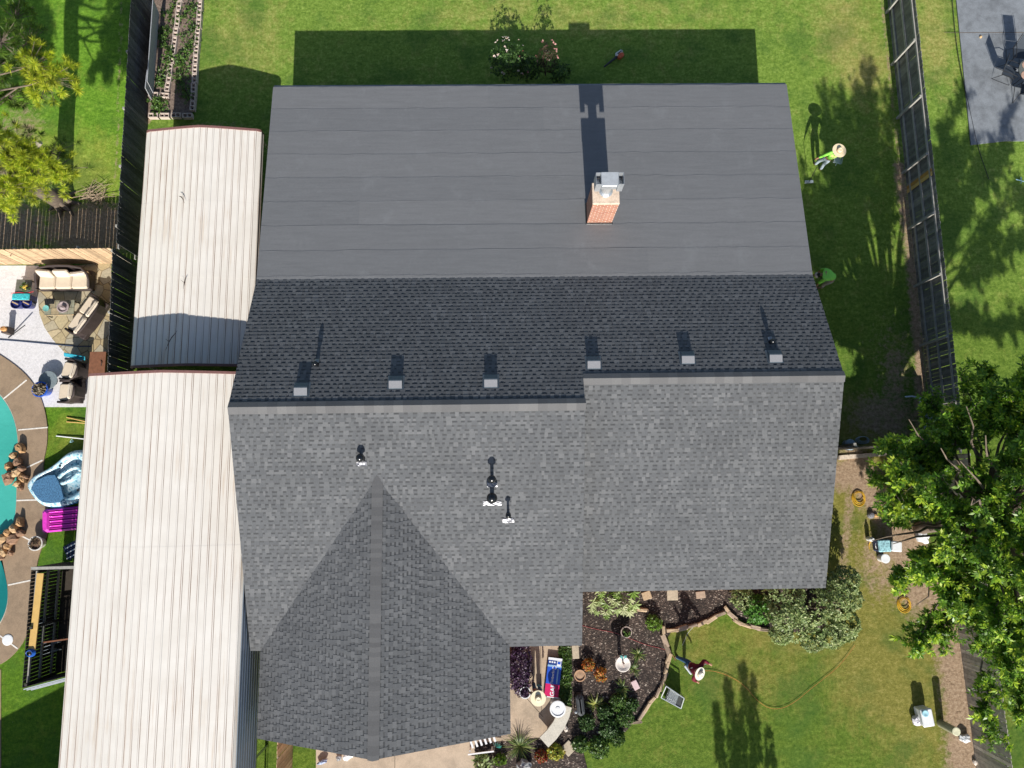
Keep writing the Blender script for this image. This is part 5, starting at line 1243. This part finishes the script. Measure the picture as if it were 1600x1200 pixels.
# rock clusters: every rock is a thing
M_RK = [simple("orange_rock", (.42,.25,.12), .9, .3, 9), simple("tan_rock", (.50,.34,.19), .9, .3, 9), simple("brown_rock", (.27,.16,.10), .9, .3, 9)]
i = 0
for nm_, lst in (("upper",((34,700,.42,.30),(22,712,.30,.3),(30,722,.34,.32),(17,730,.36,.35),(28,738,.42,.34),(16,748,.48,.38),(38,748,.38,.3),(27,756,.26,.25),(33,763,.2,.25),(38,732,.26,.42),(42,745,.2,.3),(20,741,.25,.45))),("lower",((33,816,.34,.3),(24,826,.38,.34),(34,833,.3,.32),(14,832,.34,.3),(3,842,.40,.42),(22,843,.46,.30),(14,853,.3,.3),(6,862,.34,.3),(2,872,.26,.25),(18,864,.2,.25)))):
    names = ["at the top of", "on the water side of", "second from the top in", "left middle of", "in the centre of", "at the left bottom of", "on the deck side of", "near the bottom of", "lowest in", "tall and dark at right of", "dark, narrow, lower right of", "small, raised, middle of"]
    for k, (px, py, s_, h_) in enumerate(lst):
        q = W(px, py, .12); o = obj("pool_rock", MB().rock((0,0,h_/2-.02), (s_*1.1, s_*.85, h_), i+3, R.uniform(0,3), sub=7), M_RK[2] if k in (9,10) else M_RK[i % 3], loc=None)
        o.location = (q.x, q.y, .05); tag(o, "rough rock "+names[k]+" the "+nm_+" rock pile by the pool", "rock", "rocks piled at the pool edge"); i += 1
q = W(12,1000,.06); tag(obj("round_cover", MB().lathe((q.x,q.y,.05), [(.20,0),(.20,.02),(.17,.028),(.02,.03)], 24), M_WHITE), "round white skimmer lid in the pool deck", "lid")

# ================================================================ FRONT AND SIDE YARD THINGS
def coil(label, px, py, r_, m, turns=6, name="hose_coil", sq=1.0):
    q = W(px, py); pts = []; rr = random.Random(int(px))
    for i in range(turns*20+1):
        a = 2*PI*i/20; k = 1-.075*(i//20)+.05*math.sin(a*1.13+i//20*2.1); pts.append((q.x+r_*k*math.cos(a), q.y+r_*sq*k*math.sin(a)*1.15+.01*(i//20), .02+.012*(i//20)+.008*rr.random()))
    return tag(obj(name, MB().tube(pts, .0095, 5), m, loc=q), label, "hose")
M_YEL = simple("yellow_hose", (.62,.36,.02), .45, .1)
coil("coiled yellow hose on the bare dirt by the right corner of the house", 1341, 779, .27, M_YEL)
coil("coiled yellow hose on the dry grass below the coolers", 1412, 945, .27, M_YEL)
coil("coiled pale garden hose in the shade behind the cross gate", 1347, 688, .28, simple("pale_hose", (.35,.42,.46), .4), 6, sq=.45)
q = W(1327,695,.2); tag(obj("hose_reel", MB().lathe((q.x,q.y,.0), [(.2,0),(.22,.3),(.18,.34),(.05,.36),(.02,.37)], 18), simple("blue_grey", (.25,.32,.38), .4)), "grey round bucket beside the pale hose at the cross gate", "bucket")
q = W(1336,699,.5); tag(obj("small_box", MB().bbox((q.x,q.y,.3), (.14,.12,.6), r=.01), simple("pale_wood", (.6,.52,.38), .7)), "small pale upright post stub between bucket and cross gate", "post")
def cord(label, pts, r_, m, name="extension_cord"):
    pp = [W(a, b, .045) for a, b in pts]; sm = [Vector((p.x,p.y,.045)) for p in smoothpoly([(p.x,p.y) for p in pp], 2, False)]
    return tag(obj(name, MB().tube([tuple(p) for p in sm], r_, 5), m, loc=pp[0]), label, "cord")
M_OC = simple("orange_cord", (.60,.20,.07), .5); M_RC = simple("red_cord2", (.30,.07,.07), .5)
cord("long orange extension cord curving over the front lawn to the large shrub", [(1098,1048),(1115,1048),(1140,1056),(1165,1072),(1180,1092),(1200,1107),(1222,1108),(1245,1095),(1262,1080),(1285,1062),(1310,1042),(1326,1022),(1336,1008)], .007, M_OC)
cord("dull red cord running through the bark mulch to the stone edging", [(905,976),(930,983),(960,988),(985,998),(1010,1008),(1038,1014),(1050,1022),(1056,1032)], .010, M_RC)
cord("pale thin line lying across the stone edging near the crimson shirted person", [(1085,978),(1078,985),(1074,990),(1070,1000),(1066,1008)], .006, M_WHITE, "thin_line")
cord("black cable lying along the edge of the rear patio", [(1487,-10),(1493,60),(1502,115),(1516,175),(1527,228),(1545,280)], .014, M_IRON, "cable")
cord("thin wire lying on the rear patio", [(1531,56),(1540,53),(1570,54),(1600,55)], .008, M_IRON, "wire")
def cooler(label, px, py, sx, sy, h, rz, bm, lm, name="cooler"):
    q = W(px, py, h); t = thing(name, label, "cooler", (q.x,q.y,0), rz)
    obj("body", MB().bbox((0,0,h*.42), (sx,sy,h*.84), r=.03), bm, t); obj("lid", MB().bbox((0,0,h*.91), (sx+.03,sy+.03,h*.16), r=.03), lm, t)
    obj("handle", MB().tube([(-sx/2-.02,-.1,h*.6),(-sx/2-.05,0,h*.66),(-sx/2-.02,.1,h*.6)], .012, 6), M_WHITE, t); return t
q = cooler("cooler with a blue and white patterned lid beside the white lidded box", 1383, 853, .46, .42, .5, .02, simple("navy_plastic", (.02,.05,.16), .4), simple("blue_white_print", (.28,.50,.68), .5, .85, 17))
cooler("white lidded box on the dirt next to the patterned cooler", 1402, 854, .36, .36, .62, -.1, simple("navy_plastic", (.02,.05,.16), .4), M_WHITE, "lidded_box")
q = W(1384,873,.4); tt = thing("bucket", "white lidded bucket below the patterned cooler", "bucket", (q.x,q.y,0)); obj("body", MB().lathe((0,0,0), [(.14,0),(.16,.36)], 22), M_WHITE, tt); obj("lid", MB().lathe((0,0,.36), [(.17,0),(.175,.03),(.15,.035),(.02,.03)], 22), M_WHITE, tt)
q = W(1366,843,.5); tt = thing("jug", "small white jug with a yellow strap left of the patterned cooler", "jug", (q.x,q.y,0)); obj("body", MB().lathe((0,0,0), [(.08,0),(.09,.3),(.04,.4),(.04,.44)], 14), M_WHITE, tt); obj("strap", MB().tube([(0,-.1,.2),(.02,-.25,.02),(.03,-.4,.02)], .015, 5), M_YEL, tt)
q = W(1445,838,.3); o = obj("white_sack", MB().rock((0,0,.16), (.5,.62,.34), 31, 0, sub=13), simple("white_sack_m", (.62,.64,.66), .6, .2, 5)); o.location = (q.x,q.y,0); o.rotation_euler = (0,0,.5); tag(o, "crumpled white sack under the left edge of the shade tree", "sack")
q = W(1446,829,.4); tag(obj("orange_sack", MB().rock((q.x,q.y,.2), (.26,.2,.24), 41, .2), simple("orange_plastic", (.65,.22,.06), .5), loc=q), "small orange bag beside the crumpled white sack", "bag")
q = W(1364,805,.2); tag(obj("helmet", MB().lathe((q.x,q.y,0), [(.14,0),(.13,.08),(.08,.15),(.02,.17)], 14), simple("helmet_m", (.20,.20,.22), .3, .8, 30), loc=q), "dark round helmet like object half hidden by a branch near the hose coil", "helmet")
q = W(1372,806,.2); tag(obj("orange_glove", MB().rock((q.x,q.y,.06), (.2,.12,.1), 9, -.3), simple("orange_tan", (.65,.38,.15), .6), loc=q), "small orange tan glove beside the dark helmet", "glove")
for (px, py, lb, sd) in ((1466,876,"small white scrap under the shade tree near the sack",3),(1470,896,"small pink scrap on the dirt under the shade tree",5)):
    q = W(px, py, .1); tag(obj("scrap", MB().rock((q.x,q.y,.05), (.22,.16,.1), sd, .2), M_WHITE if sd == 3 else simple("pink_scrap", (.6,.35,.3), .7), loc=q), lb, "scrap")
cooler("tall white cooler with a cup ring lid on the front lawn", 1450, 1122, .40, .60, .52, .12, M_WHITE, M_WHITE)
q = W(1446,1115,.55); tag(obj("frisbee", MB().lathe((q.x,q.y,.53), [(.12,0),(.12,.03),(.1,.035),(.02,.02)], 20), simple("pale_blue_plastic", (.35,.6,.7), .4)), "pale blue round lid on top of the tall white cooler", "lid")
q = W(1434,1125,.15); o = obj("plastic_bag", MB().rock((0,0,.13), (.4,.42,.28), 51, 0, sub=13), simple("bag_print", (.6,.58,.62), .5, .5, 12)); o.location = (q.x,q.y,0); tag(o, "white plastic bag with reddish print left of the tall white cooler", "bag")
q0 = W(1468,1130,.0); q = W(1486,1137,.9); tt = thing("drum", "upright pale yellow drum with a lid standing at the dirt strip", "drum", (q0.x+.03,q0.y,0))
obj("body", MB().lathe((0,0,0), [(.13,0),(.14,.02),(.14,.93)], 24), simple("khaki_drum", (.30,.29,.20), .5), tt, smooth=False); obj("lid", MB().lathe((0,0,.93), [(.148,0),(.148,.03),(.12,.035),(.02,.03)], 24), simple("pale_yellow", (.62,.60,.42), .5), tt)
q = W(1509,1155,.2); o = obj("plastic_bag", MB().rock((0,0,.12), (.42,.34,.26), 61, 0, sub=13), M_WHITE); o.location = (q.x,q.y,0); tag(o, "knotted white plastic bag on the dirt against the grey board fence", "bag")
q = W(1522,1190); tag(obj("white_stone", MB().rock((q.x,q.y,.06), (.2,.2,.14), 8), M_CREAM, loc=q), "pale stone at the foot of the grey board fence", "stone")
# pale tarp and stick at the back of the tree
tp = thing("tarp", "pale blue tarp hanging down beside the grey fence in the shade", "tarp", tuple(W(1448,650)))
ps = [(1436,622),(1452,620),(1462,640),(1466,668),(1468,690),(1446,690),(1443,660),(1438,640)]; mb = MB(); P_ = [W(x,y,.9-.05*abs(i-3)+.06*(i % 2)) for i, (x,y) in enumerate(ps)]
c_ = sum(P_, Vector((0,0,0)))/len(P_); mb.add(P_+[c_], [(i,(i+1)%8,8) for i in range(8)]+[((i+1)%8,i,8) for i in range(8)])
obj("sheet", mb, simple("pale_tarp", (.42,.50,.62), .6, .15, 6), tp, world=True); obj("strap", MB().tube([W(1414,620,.9), W(1425,619,.95), W(1440,623,.9)], .03, 5), simple("pale_tarp", (.42,.50,.62), .6), tp, world=True)
p0 = W(1424,657,.4); tag(obj("stick", MB().tube([p0, W(1444,658,.5)], .02, 5), simple("tan_stick", (.55,.38,.2), .7), loc=p0), "short tan stick lying near the pale tarp", "stick")
# scraps by the driveway
for i, (px, py, sx, sy, lb) in enumerate(((504,1190,.42,.14,"folded blue and white flyer on the driveway"),(545,1180,.5,.28,"crumpled white wrapping poking out below the gable peak"),(530,1184,.25,.2,"grey crumpled foil next to the white wrapping"))):
    q = W(px, py, .12); o = obj("wrapping", MB().rock((0,0,.1), (sx, sy, .16), 80+i, 0, sub=13), [simple("flyer", (.35,.42,.6), .5, .5, 12), M_WHITE, simple("foil", (.35,.36,.38), .35, .5, 12)][i]); o.location = (q.x,q.y,.03); o.rotation_euler = (0,0,.35); tag(o, lb, "wrapping")
# leaf blower
b = W(968,89); t = thing("leaf_blower", "orange and white leaf blower lying on the shaded lawn behind the house", "leaf blower", (b.x,b.y,.0), .62)
obj("body", MB().bbox((0,-.03,.13), (.30,.22,.22), r=.05), simple("blower_orange", (.62,.13,.05), .4), t); obj("housing", MB().bbox((.0,.08,.15), (.36,.16,.2), r=.05), M_WHITE, t)
obj("nozzle", MB().tube([(-.15,.02,.12),(-.45,.02,.09),(-.85,.0,.05)], [.06,.045,.035], 10), simple("blower_black", (.03,.035,.04), .4), t); obj("handle", MB().tube([(.14,.05,.22),(.05,.05,.32),(-.1,.05,.24)], .018, 6), M_IRON, t)
q = W(853,134,.2)
# silver framed panel on the lawn
b = W(1050,1090); A0, A1, A2, A3 = (W(x, y, z) for x, y, z in ((1041,1072,.55),(1069,1091,.55),(1064,1107,.1),(1033,1090,.1)))
t = thing("wire_frame_stand", "tilted silver metal framed rack on the front lawn beside the stone edging", "rack", tuple(b)); mb = MB()
for P0, P1 in ((A0,A1),(A1,A2),(A2,A3),(A3,A0)): mb.tube([P0,P1], .022, 6)
obj("frame", mb, simple("bright_aluminium", (.62,.65,.68), .25, .05, metal=.5), t, world=True)
L0, L1, L2, L3 = (A0.lerp(A1,.25), A0.lerp(A1,.72), A3.lerp(A2,.72), A3.lerp(A2,.25))
for k in range(9): obj("bar", MB().tube([L0.lerp(L3,.1+.1*k)+Vector((0,0,-.02)), L1.lerp(L2,.1+.1*k)+Vector((0,0,-.02))], .013, 5), simple("bright_aluminium", (.62,.65,.68), .25, .05, metal=.5), t, world=True)
obj("back_panel", MB().add([A0.lerp(A1,.2)-Vector((0,0,.1)), A1-Vector((0,0,.1)), A2-Vector((0,0,.05)), A3.lerp(A2,.2)-Vector((0,0,.05))], [(0,1,2,3),(3,2,1,0)]), simple("dark_panel", (.02,.025,.03), .3), t, world=True)
for P0 in (A0, A1): obj("leg", MB().tube([P0, (P0.x,P0.y+.05,0)], .015, 6), M_GALV, t, world=True)

# ================================================================ REAR PATIO SET
M_SLING = simple("dark_sling", (.035,.045,.06), .6, .2, 30)
def patio_chair(label, px, py, rz):
    q = W(px, py, .42); t = thing("sling_chair", label, "chair", (q.x,q.y,.05), rz, "sling chairs round the patio table")
    obj("seat", MB().add([(-.23,-.24,.42),(.23,-.24,.42),(.23,.22,.39),(-.23,.22,.39),(-.23,-.24,.40),(.23,-.24,.40),(.23,.22,.37),(-.23,.22,.37)], [(0,1,2,3),(7,6,5,4),(0,4,5,1),(2,6,7,3),(1,5,6,2),(3,7,4,0)]), M_SLING, t)
    obj("back", MB().add([(-.23,.22,.40),(.23,.22,.40),(.22,.46,1.0),(-.22,.46,1.0),(-.23,.24,.40),(.23,.24,.40),(.22,.48,1.0),(-.22,.48,1.0)], [(3,2,1,0),(4,5,6,7),(2,3,7,6),(0,1,5,4),(1,2,6,5),(3,0,4,7)]), M_SLING, t)
    for s in (-1,1):
        obj("side_frame", MB().tube([(s*.26,.5,1.0),(s*.26,.24,.4),(s*.27,-.28,.42),(s*.29,-.30,.62),(s*.29,.10,.66),(s*.27,.33,.6)], .014, 6), M_IRON, t)
        obj("leg", MB().tube([(s*.27,-.28,.42),(s*.28,-.36,.0),(s*.28,.42,.0),(s*.27,.2,.4)], .014, 6), M_IRON, t)
    return t
patio_chair("sling chair at the top of the rear patio table, back to the photo's top", 1592, 84, -.1)
patio_chair("sling chair on the left side of the rear patio table, tilted to the left", 1576, 112, 1.15)
patio_chair("sling chair below the rear patio table with its back hidden", 1604, 142, 2.9)
b = W(1600,110,.7); t = thing("patio_table", "round glass topped rear patio table with tan woven mats", "table", (b.x+.28,b.y-.05,.05))
obj("top", MB().lathe((0,0,.70), [(.55,0),(.56,.01),(.55,.02)], 32), simple("clear_dark_glass", (.12,.13,.12), .1), t); obj("rim", MB().tube([(.56*math.cos(a),.56*math.sin(a),.71) for a in [2*PI*i/28 for i in range(29)]], .014, 6, cap=False), M_IRON, t)
for k in range(4): a = k*PI/2+.6; obj("leg", MB().tube([(.45*math.cos(a),.45*math.sin(a),.7),(.2*math.cos(a),.2*math.sin(a),.35),(.42*math.cos(a),.42*math.sin(a),0)], .014, 6), M_IRON, t)
for i, (dx, dy, lb) in enumerate(((-.2,.24,"upper tan place mat on the glass patio table"),(-.3,-.22,"lower tan place mat on the glass patio table"))):
    tag(obj("place_mat", MB().lathe((b.x+.28+dx,b.y-.05+dy,.775), [(.19,0),(.19,.008),(.02,.009)], 20), simple("tan_mat", (.42,.27,.20), .8, .3, 25)), lb, "place mat")
q = W(1532,58,.05); tag(obj("small_light", MB().lathe((q.x,q.y,.05), [(.06,0),(.05,.05),(.02,.07)], 12), simple("tan_stick", (.55,.38,.2), .7)), "small tan ground light at the end of the thin wire on the rear patio", "light")
q = W(1595,282,.1); tag(obj("sprinkler", MB().tube([q+Vector((-.2,.05,0)), q+Vector((.15,-.05,0))], .02, 5).tube([q+Vector((0,-.12,0)), q+Vector((.03,.15,0))], .015, 5), simple("pale_blue_plastic", (.35,.6,.7), .4), loc=q), "small pale blue sprinkler on the neighbour's lawn at the right edge", "sprinkler")

# ================================================================ PEOPLE
M_SKIN = simple("skin", (.42,.22,.14), .55, .08); M_STRAW = simple("straw", (.78,.64,.42), .8, .12, 50); M_HAIR = simple("dark_hair", (.02,.014,.01), .6)
def skinned(name, chains, mat, parent, root=0, sub=1):
    """chains: list of [(pos, radius), ...]; points that coincide are joined"""
    pts = []; rad = []; ed = []
    def idx(p, r_):
        for i, q in enumerate(pts):
            if (q-p).length < 1e-4: return i
        pts.append(p); rad.append(r_); return len(pts)-1
    for ch in chains:
        pr = None
        for p, r_ in ch:
            i = idx(Vector(p), r_)
            if pr is not None and pr != i: ed.append((pr, i))
            pr = i
    me = bpy.data.meshes.new(name); me.from_pydata(pts, ed, []); me.materials.append(mat)
    o = link(name, me, parent); sm = o.modifiers.new("skin", 'SKIN')
    for v, r_ in zip(me.skin_vertices[0].data, rad): v.radius = (r_, r_)
    me.skin_vertices[0].data[root].use_root = True; sm.use_smooth_shade = True
    sb = o.modifiers.new("sub", 'SUBSURF'); sb.levels = sub; sb.render_levels = sub
    return o
def person(label, loc, rz, J, shirt, trousers, shoe, hat=None, hatm=None, vest=None, sleeve=.8, belt=None, g=1.0):
    """J: joints in local space, +Y is forward"""
    t = thing("person", label, "person", loc, rz)
    V = lambda k: Vector(J[k])
    ch = [[(V('pelvis'),.115),(V('waist'),.105),(V('chest'),.125),(V('neck'),.055),(V('head'),.085)]]
    hands = []
    for s in 'lr':
        ch.append([(V('chest'),.125),(V(s+'sh'),.058),(V(s+'el'),.042),(V(s+'wr'),.028)])
        ch.append([(V('pelvis'),.115),(V(s+'hip'),.085),(V(s+'kn'),.058),(V(s+'an'),.038),(V(s+'toe'),.032)])
        d = (V(s+'wr')-V(s+'el')).normalized(); sd = d.cross(Vector((0,0,1))); sd = sd.normalized() if sd.length > .1 else Vector((1,0,0)); palm = V(s+'wr')+d*.075
        ch.append([(V(s+'wr'),.028),(palm,.030)])
        up = sd.cross(d)
        for k, (o_, l_) in enumerate(((-.028,.055),(-.010,.066),(.010,.070),(.028,.062))):
            p1 = palm+sd*o_+d*.025; p2 = p1+d*l_*.5-up*.012; p3 = p2+d*l_*.4-up*.022; ch.append([(palm,.030),(p1,.010),(p2,.009),(p3,.008)])
        ch.append([(V(s+'wr')+d*.0,.028),(V(s+'wr')+d*.03-sd*.035,.012),(V(s+'wr')+d*.07-sd*.055,.010)])
    skinned("body", ch, M_SKIN, t)
    up = (V('head')-V('neck')).normalized(); f = Vector(J.get('face', (0,1,0))).normalized(); f = (f-up*f.dot(up)).normalized(); rt = f.cross(up)
    Mh = Matrix((rt, f, up)).transposed(); hc = V('head')
    hd = MB().lathe(hc, [(.02,-.115),(.055,-.10),(.072,-.06),(.082,-.01),(.085,.03),(.078,.07),(.05,.105),(.01,.118)], 16, sy=1.18, M=Mh)
    nose = [hc+Mh @ Vector(v) for v in ((-.014,.088,-.03),(.014,.088,-.03),(0,.118,-.035),(0,.09,.02))]; hd.add(nose, [(0,2,3),(2,1,3),(0,1,2)])
    h_ = obj("head", hd, M_SKIN, t, smooth=True)
    for s in (-1,1):
        c = hc+Mh @ Vector((s*.032,.088,.005)); obj("eye", MB().lathe(c, [(.002,-.01),(.011,-.005),(.011,.005),(.002,.01)], 8), M_HAIR, h_)
        c = hc+Mh @ Vector((s*.086,-.005,-.01)); obj("ear", MB().lathe(c, [(.004,-.03),(.016,-.012),(.018,.012),(.004,.03)], 8, sx=.5, M=Mh), M_SKIN, h_)
    c = hc+Mh @ Vector((0,.092,-.062)); obj("mouth", MB().lathe(c, [(.002,-.006),(.02,0),(.002,.006)], 8, sy=.4, M=Mh), simple("lips", (.35,.12,.10), .5), h_)
    obj("hair", MB().lathe(hc-f*.012+up*.012, [(.05,-.09),(.09,-.05),(.094,.03),(.085,.08),(.05,.112),(.01,.124)], 14, sy=1.12, M=Mh) if True else None, M_HAIR, t)
    L = lambda a, b_, k: V(a).lerp(V(b_), k)
    ch = [[(V('pelvis'),.130*g),(V('waist'),.128*g),(V('chest'),.150*g),(L('chest','neck',.7),.085*g)]]
    for s in 'lr': ch.append([(V('chest'),.150*g),(V(s+'sh'),.078*g),(V(s+'el'),.058*g)] + ([(L(s+'el',s+'wr',sleeve),.046*g)] if sleeve > 0 else []))
    skinned("shirt", ch, shirt, t)
    if vest: skinned("vest", [[(V('waist'),.142),(V('chest'),.165),(L('chest','neck',.45),.12)],[(V('chest'),.165),(L('chest','lsh',.75),.085)],[(V('chest'),.165),(L('chest','rsh',.75),.085)]], vest, t)
    ch = [[(V('waist').lerp(V('pelvis'),.6),.120),(V('pelvis'),.140)]]
    for s in 'lr': ch.append([(V('pelvis'),.140),(V(s+'hip'),.105),(V(s+'kn'),.078),(L(s+'kn',s+'an',.93),.062)])
    skinned("trousers", ch, trousers, t)
    for s in 'lr':
        a, b_ = V(s+'an'), V(s+'toe'); skinned("shoe", [[(a-Vector((0,0,.0)),.046),(a.lerp(b_,.35)-Vector((0,0,.02)),.048),(b_,.040)]], shoe, t)
    if hat:
        hm = MB(); c = hc+up*.055
        hm.lathe(c, [(hat,.012),(hat*.97,-.004),(.115,.0),(.108,.05),(.10,.10),(.07,.125),(.02,.112)], 30, M=Mh) if hat > .15 else hm.lathe(c, [(.11,-.02),(.112,.03),(.09,.08),(.03,.10)], 20, M=Mh)
        ho = obj("hat", hm, hatm or M_STRAW, t)
        if hat > .15: obj("hat_band", MB().lathe(c, [(.121,.012),(.117,.035),(.112,.036),(.112,.012)], 24, M=Mh), simple("hat_band_m", (.25,.14,.07), .7), ho)
    return t
def standing(lean=(0,0), h=1.72, arms=None, step=.12):
    k = h/1.72; lx, ly = lean
    J = dict(pelvis=(lx*.35,ly*.35,.95),waist=(lx*.5,ly*.5,1.10),chest=(lx*.75,ly*.75,1.32),neck=(lx*.93,ly*.93,1.50),head=(lx,ly,1.62),
             lsh=(lx*.85-.19,ly*.8,1.42),rsh=(lx*.85+.19,ly*.8,1.42),lel=(lx*.7-.25,ly*.7+.02,1.14),rel=(lx*.7+.25,ly*.7+.02,1.14),lwr=(lx*.5-.26,ly*.5+.12,.90),rwr=(lx*.5+.26,ly*.5+.12,.90),
             lhip=(lx*.3-.10,ly*.3,.90),rhip=(lx*.3+.10,ly*.3,.90),lkn=(-.11,.04+step*.5,.50),rkn=(.11,.02-step*.3,.50),lan=(-.12,step,.09),ran=(.12,-step,.09),ltoe=(-.14,step+.17,.035),rtoe=(.14,-step+.17,.035))
    if arms: J.update(arms)
    return {a: tuple(c*k for c in v) if a != 'face' else v for a, v in J.items()}
M_JEAN = simple("pale_jeans", (.36,.44,.50), .85, .15); M_DJEAN = simple("blue_jeans", (.03,.085,.17), .85, .2); M_HV = simple("hi_vis_yellow", (.62,.78,.22), .7, .08); M_HG = simple("hi_vis_green", (.30,.80,.10), .7, .08)
M_CRIM = simple("crimson_cloth", (.13,.008,.02), .85, .15); M_SHOE = simple("brown_shoe", (.09,.055,.04), .7)
# worker 1 on the side lawn, walking, with dustpan in the right hand and a long magnet broom in the other
q = W(1276,263); person("worker in green yellow vest, pale jeans and wide straw hat on the side lawn", (q.x,q.y,0), -.15,
    standing((.16,-.03), 1.72, dict(rel=(.48,.0,1.12), rwr=(.56,.12,.98), lel=(-.24,-.05,1.14), lwr=(-.36,-.05,.92)), .10), M_HG, M_JEAN, M_SHOE, .285, M_STRAW, M_HV)
q = W(1309,249,.95); t = thing("dustpan", "grey dustpan held out beside the straw hat of the hi-vis worker", "dustpan", (q.x,q.y,.95), -.25)
obj("pan", MB().box((0,0,-.02), (.32,.34,.012)).box((-.16,0,.03), (.012,.34,.09)).box((.16,0,.03), (.012,.34,.09)).box((0,.17,.03), (.32,.012,.09)), simple("pan_grey", (.36,.42,.44), .35), t)
obj("handle", MB().tube([(-.02,-.17,.0),(-.05,-.30,.02)], .014, 6), M_GALV, t)
q0 = W(1263,285); t = thing("magnetic_broom", "long handled magnet broom standing on the grass by the house corner", "broom", (q0.x,q0.y,0))
obj("head", MB().bbox((0,0,.06), (.36,.12,.09), .05, .02), simple("pan_grey", (.36,.42,.44), .35), t); obj("handle", MB().tube([(0,0,.1),(-.05,.22,1.0)], .013, 6), M_IRON, t)
# worker 2 bent over beside the house wall
q = W(1281,446); person("worker in a bright green shirt bending over right beside the roof edge", (q.x+.06,q.y+.05,0), math.radians(78),
    dict(pelvis=(0,-.10,.92),waist=(0,.04,1.06),chest=(0,.26,1.12),neck=(0,.42,1.04),head=(-.02,.53,.98),lsh=(-.20,.34,1.08),rsh=(.20,.34,1.08),lel=(-.28,.42,.82),rel=(.26,.40,.82),lwr=(-.36,.42,.62),rwr=(.16,.5,.6),face=(0,.5,-1),
         lhip=(-.10,-.08,.88),rhip=(.10,-.08,.88),lkn=(-.15,.06,.50),rkn=(.15,.02,.50),lan=(-.17,.0,.09),ran=(.17,-.06,.09),ltoe=(-.19,.17,.035),rtoe=(.19,.11,.035)), M_HG, simple("tan_work_trousers", (.42,.36,.33), .85), M_SHOE, .13, simple("beige_cap", (.62,.55,.50), .8), None, .1, None, 1.3)
# person 3 in crimson on the front lawn
q = W(1064,1030); dx, dy = W(1092,1052,1.45).x-q.x, W(1092,1052,1.45).y-q.y
person("person in a crimson top, blue jeans and white sun hat leaning over the front lawn", (q.x,q.y,0), 0,
    dict(pelvis=(.10,.0,.88),waist=(.18,-.05,1.0),chest=(.30,-.13,1.18),neck=(dx*.80,dy*.85,1.32),head=(dx,dy,1.42),face=(.6,-.6,-.6),
         lsh=(.42,.04,1.25),rsh=(.20,-.32,1.22),lel=(.56,.20,1.12),lwr=(.80,.04,1.0),rel=(.16,-.48,1.0),rwr=(.34,-.60,.88),
         lhip=(.08,.08,.84),rhip=(.08,-.10,.84),lkn=(-.06,.10,.48),rkn=(.16,-.14,.46),lan=(-.22,.12,.09),ran=(.12,-.20,.09),ltoe=(-.10,.02,.035),rtoe=(.27,-.28,.035)), M_CRIM, M_DJEAN, simple("grey_shoe", (.3,.3,.32), .6), .235, simple("white_straw", (.72,.68,.58), .8, .1, 60), None, .9, None, 1.25)
q = W(1074,1045,1.1); t = thing("steel_bottle", "silver cylinder tucked under the arm of the person in crimson", "bottle", tuple(q)); A, B = W(1070,1040,1.2)-q, W(1079,1052,1.15)-q
obj("body", MB().tube([A,B], .045, 10), M_GALV, t); obj("cap", MB().tube([B, B+(B-A).normalized()*.04], .03, 10), M_WHITE, t)
A, B = W(1079,1044,1.2), W(1105,1037,1.0); tag(obj("wand", MB().tube([A,B], .012, 6), M_GALV, loc=A), "thin silver wand held across by the person in crimson", "wand")
# person 4 standing on the path
q = W(838,1069); person("person standing on the front path under a wide straw hat with a dark crown", (q.x,q.y,.022), 2.9,
    standing((.0,.05), 1.70, dict(lel=(-.30,.06,1.12), lwr=(-.33,.16,.92)), .06), simple("grey_shirt", (.30,.30,.29), .85), M_DJEAN, M_SHOE, .27, simple("cream_straw", (.76,.68,.48), .8, .1, 60))
q = W(843,1073,.4); t = thing("shovel", "blue handled shovel standing next to the person on the path", "shovel", (q.x,q.y,.02)); obj("handle", MB().tube([(0,0,.1),(.05,.1,1.15)], .018, 6), simple("teal_handle", (.05,.32,.45), .4), t)
obj("blade", MB().bbox((0,-.02,.12), (.2,.03,.24), r=.01), simple("steel_blue", (.12,.3,.4), .35, metal=.3), t)
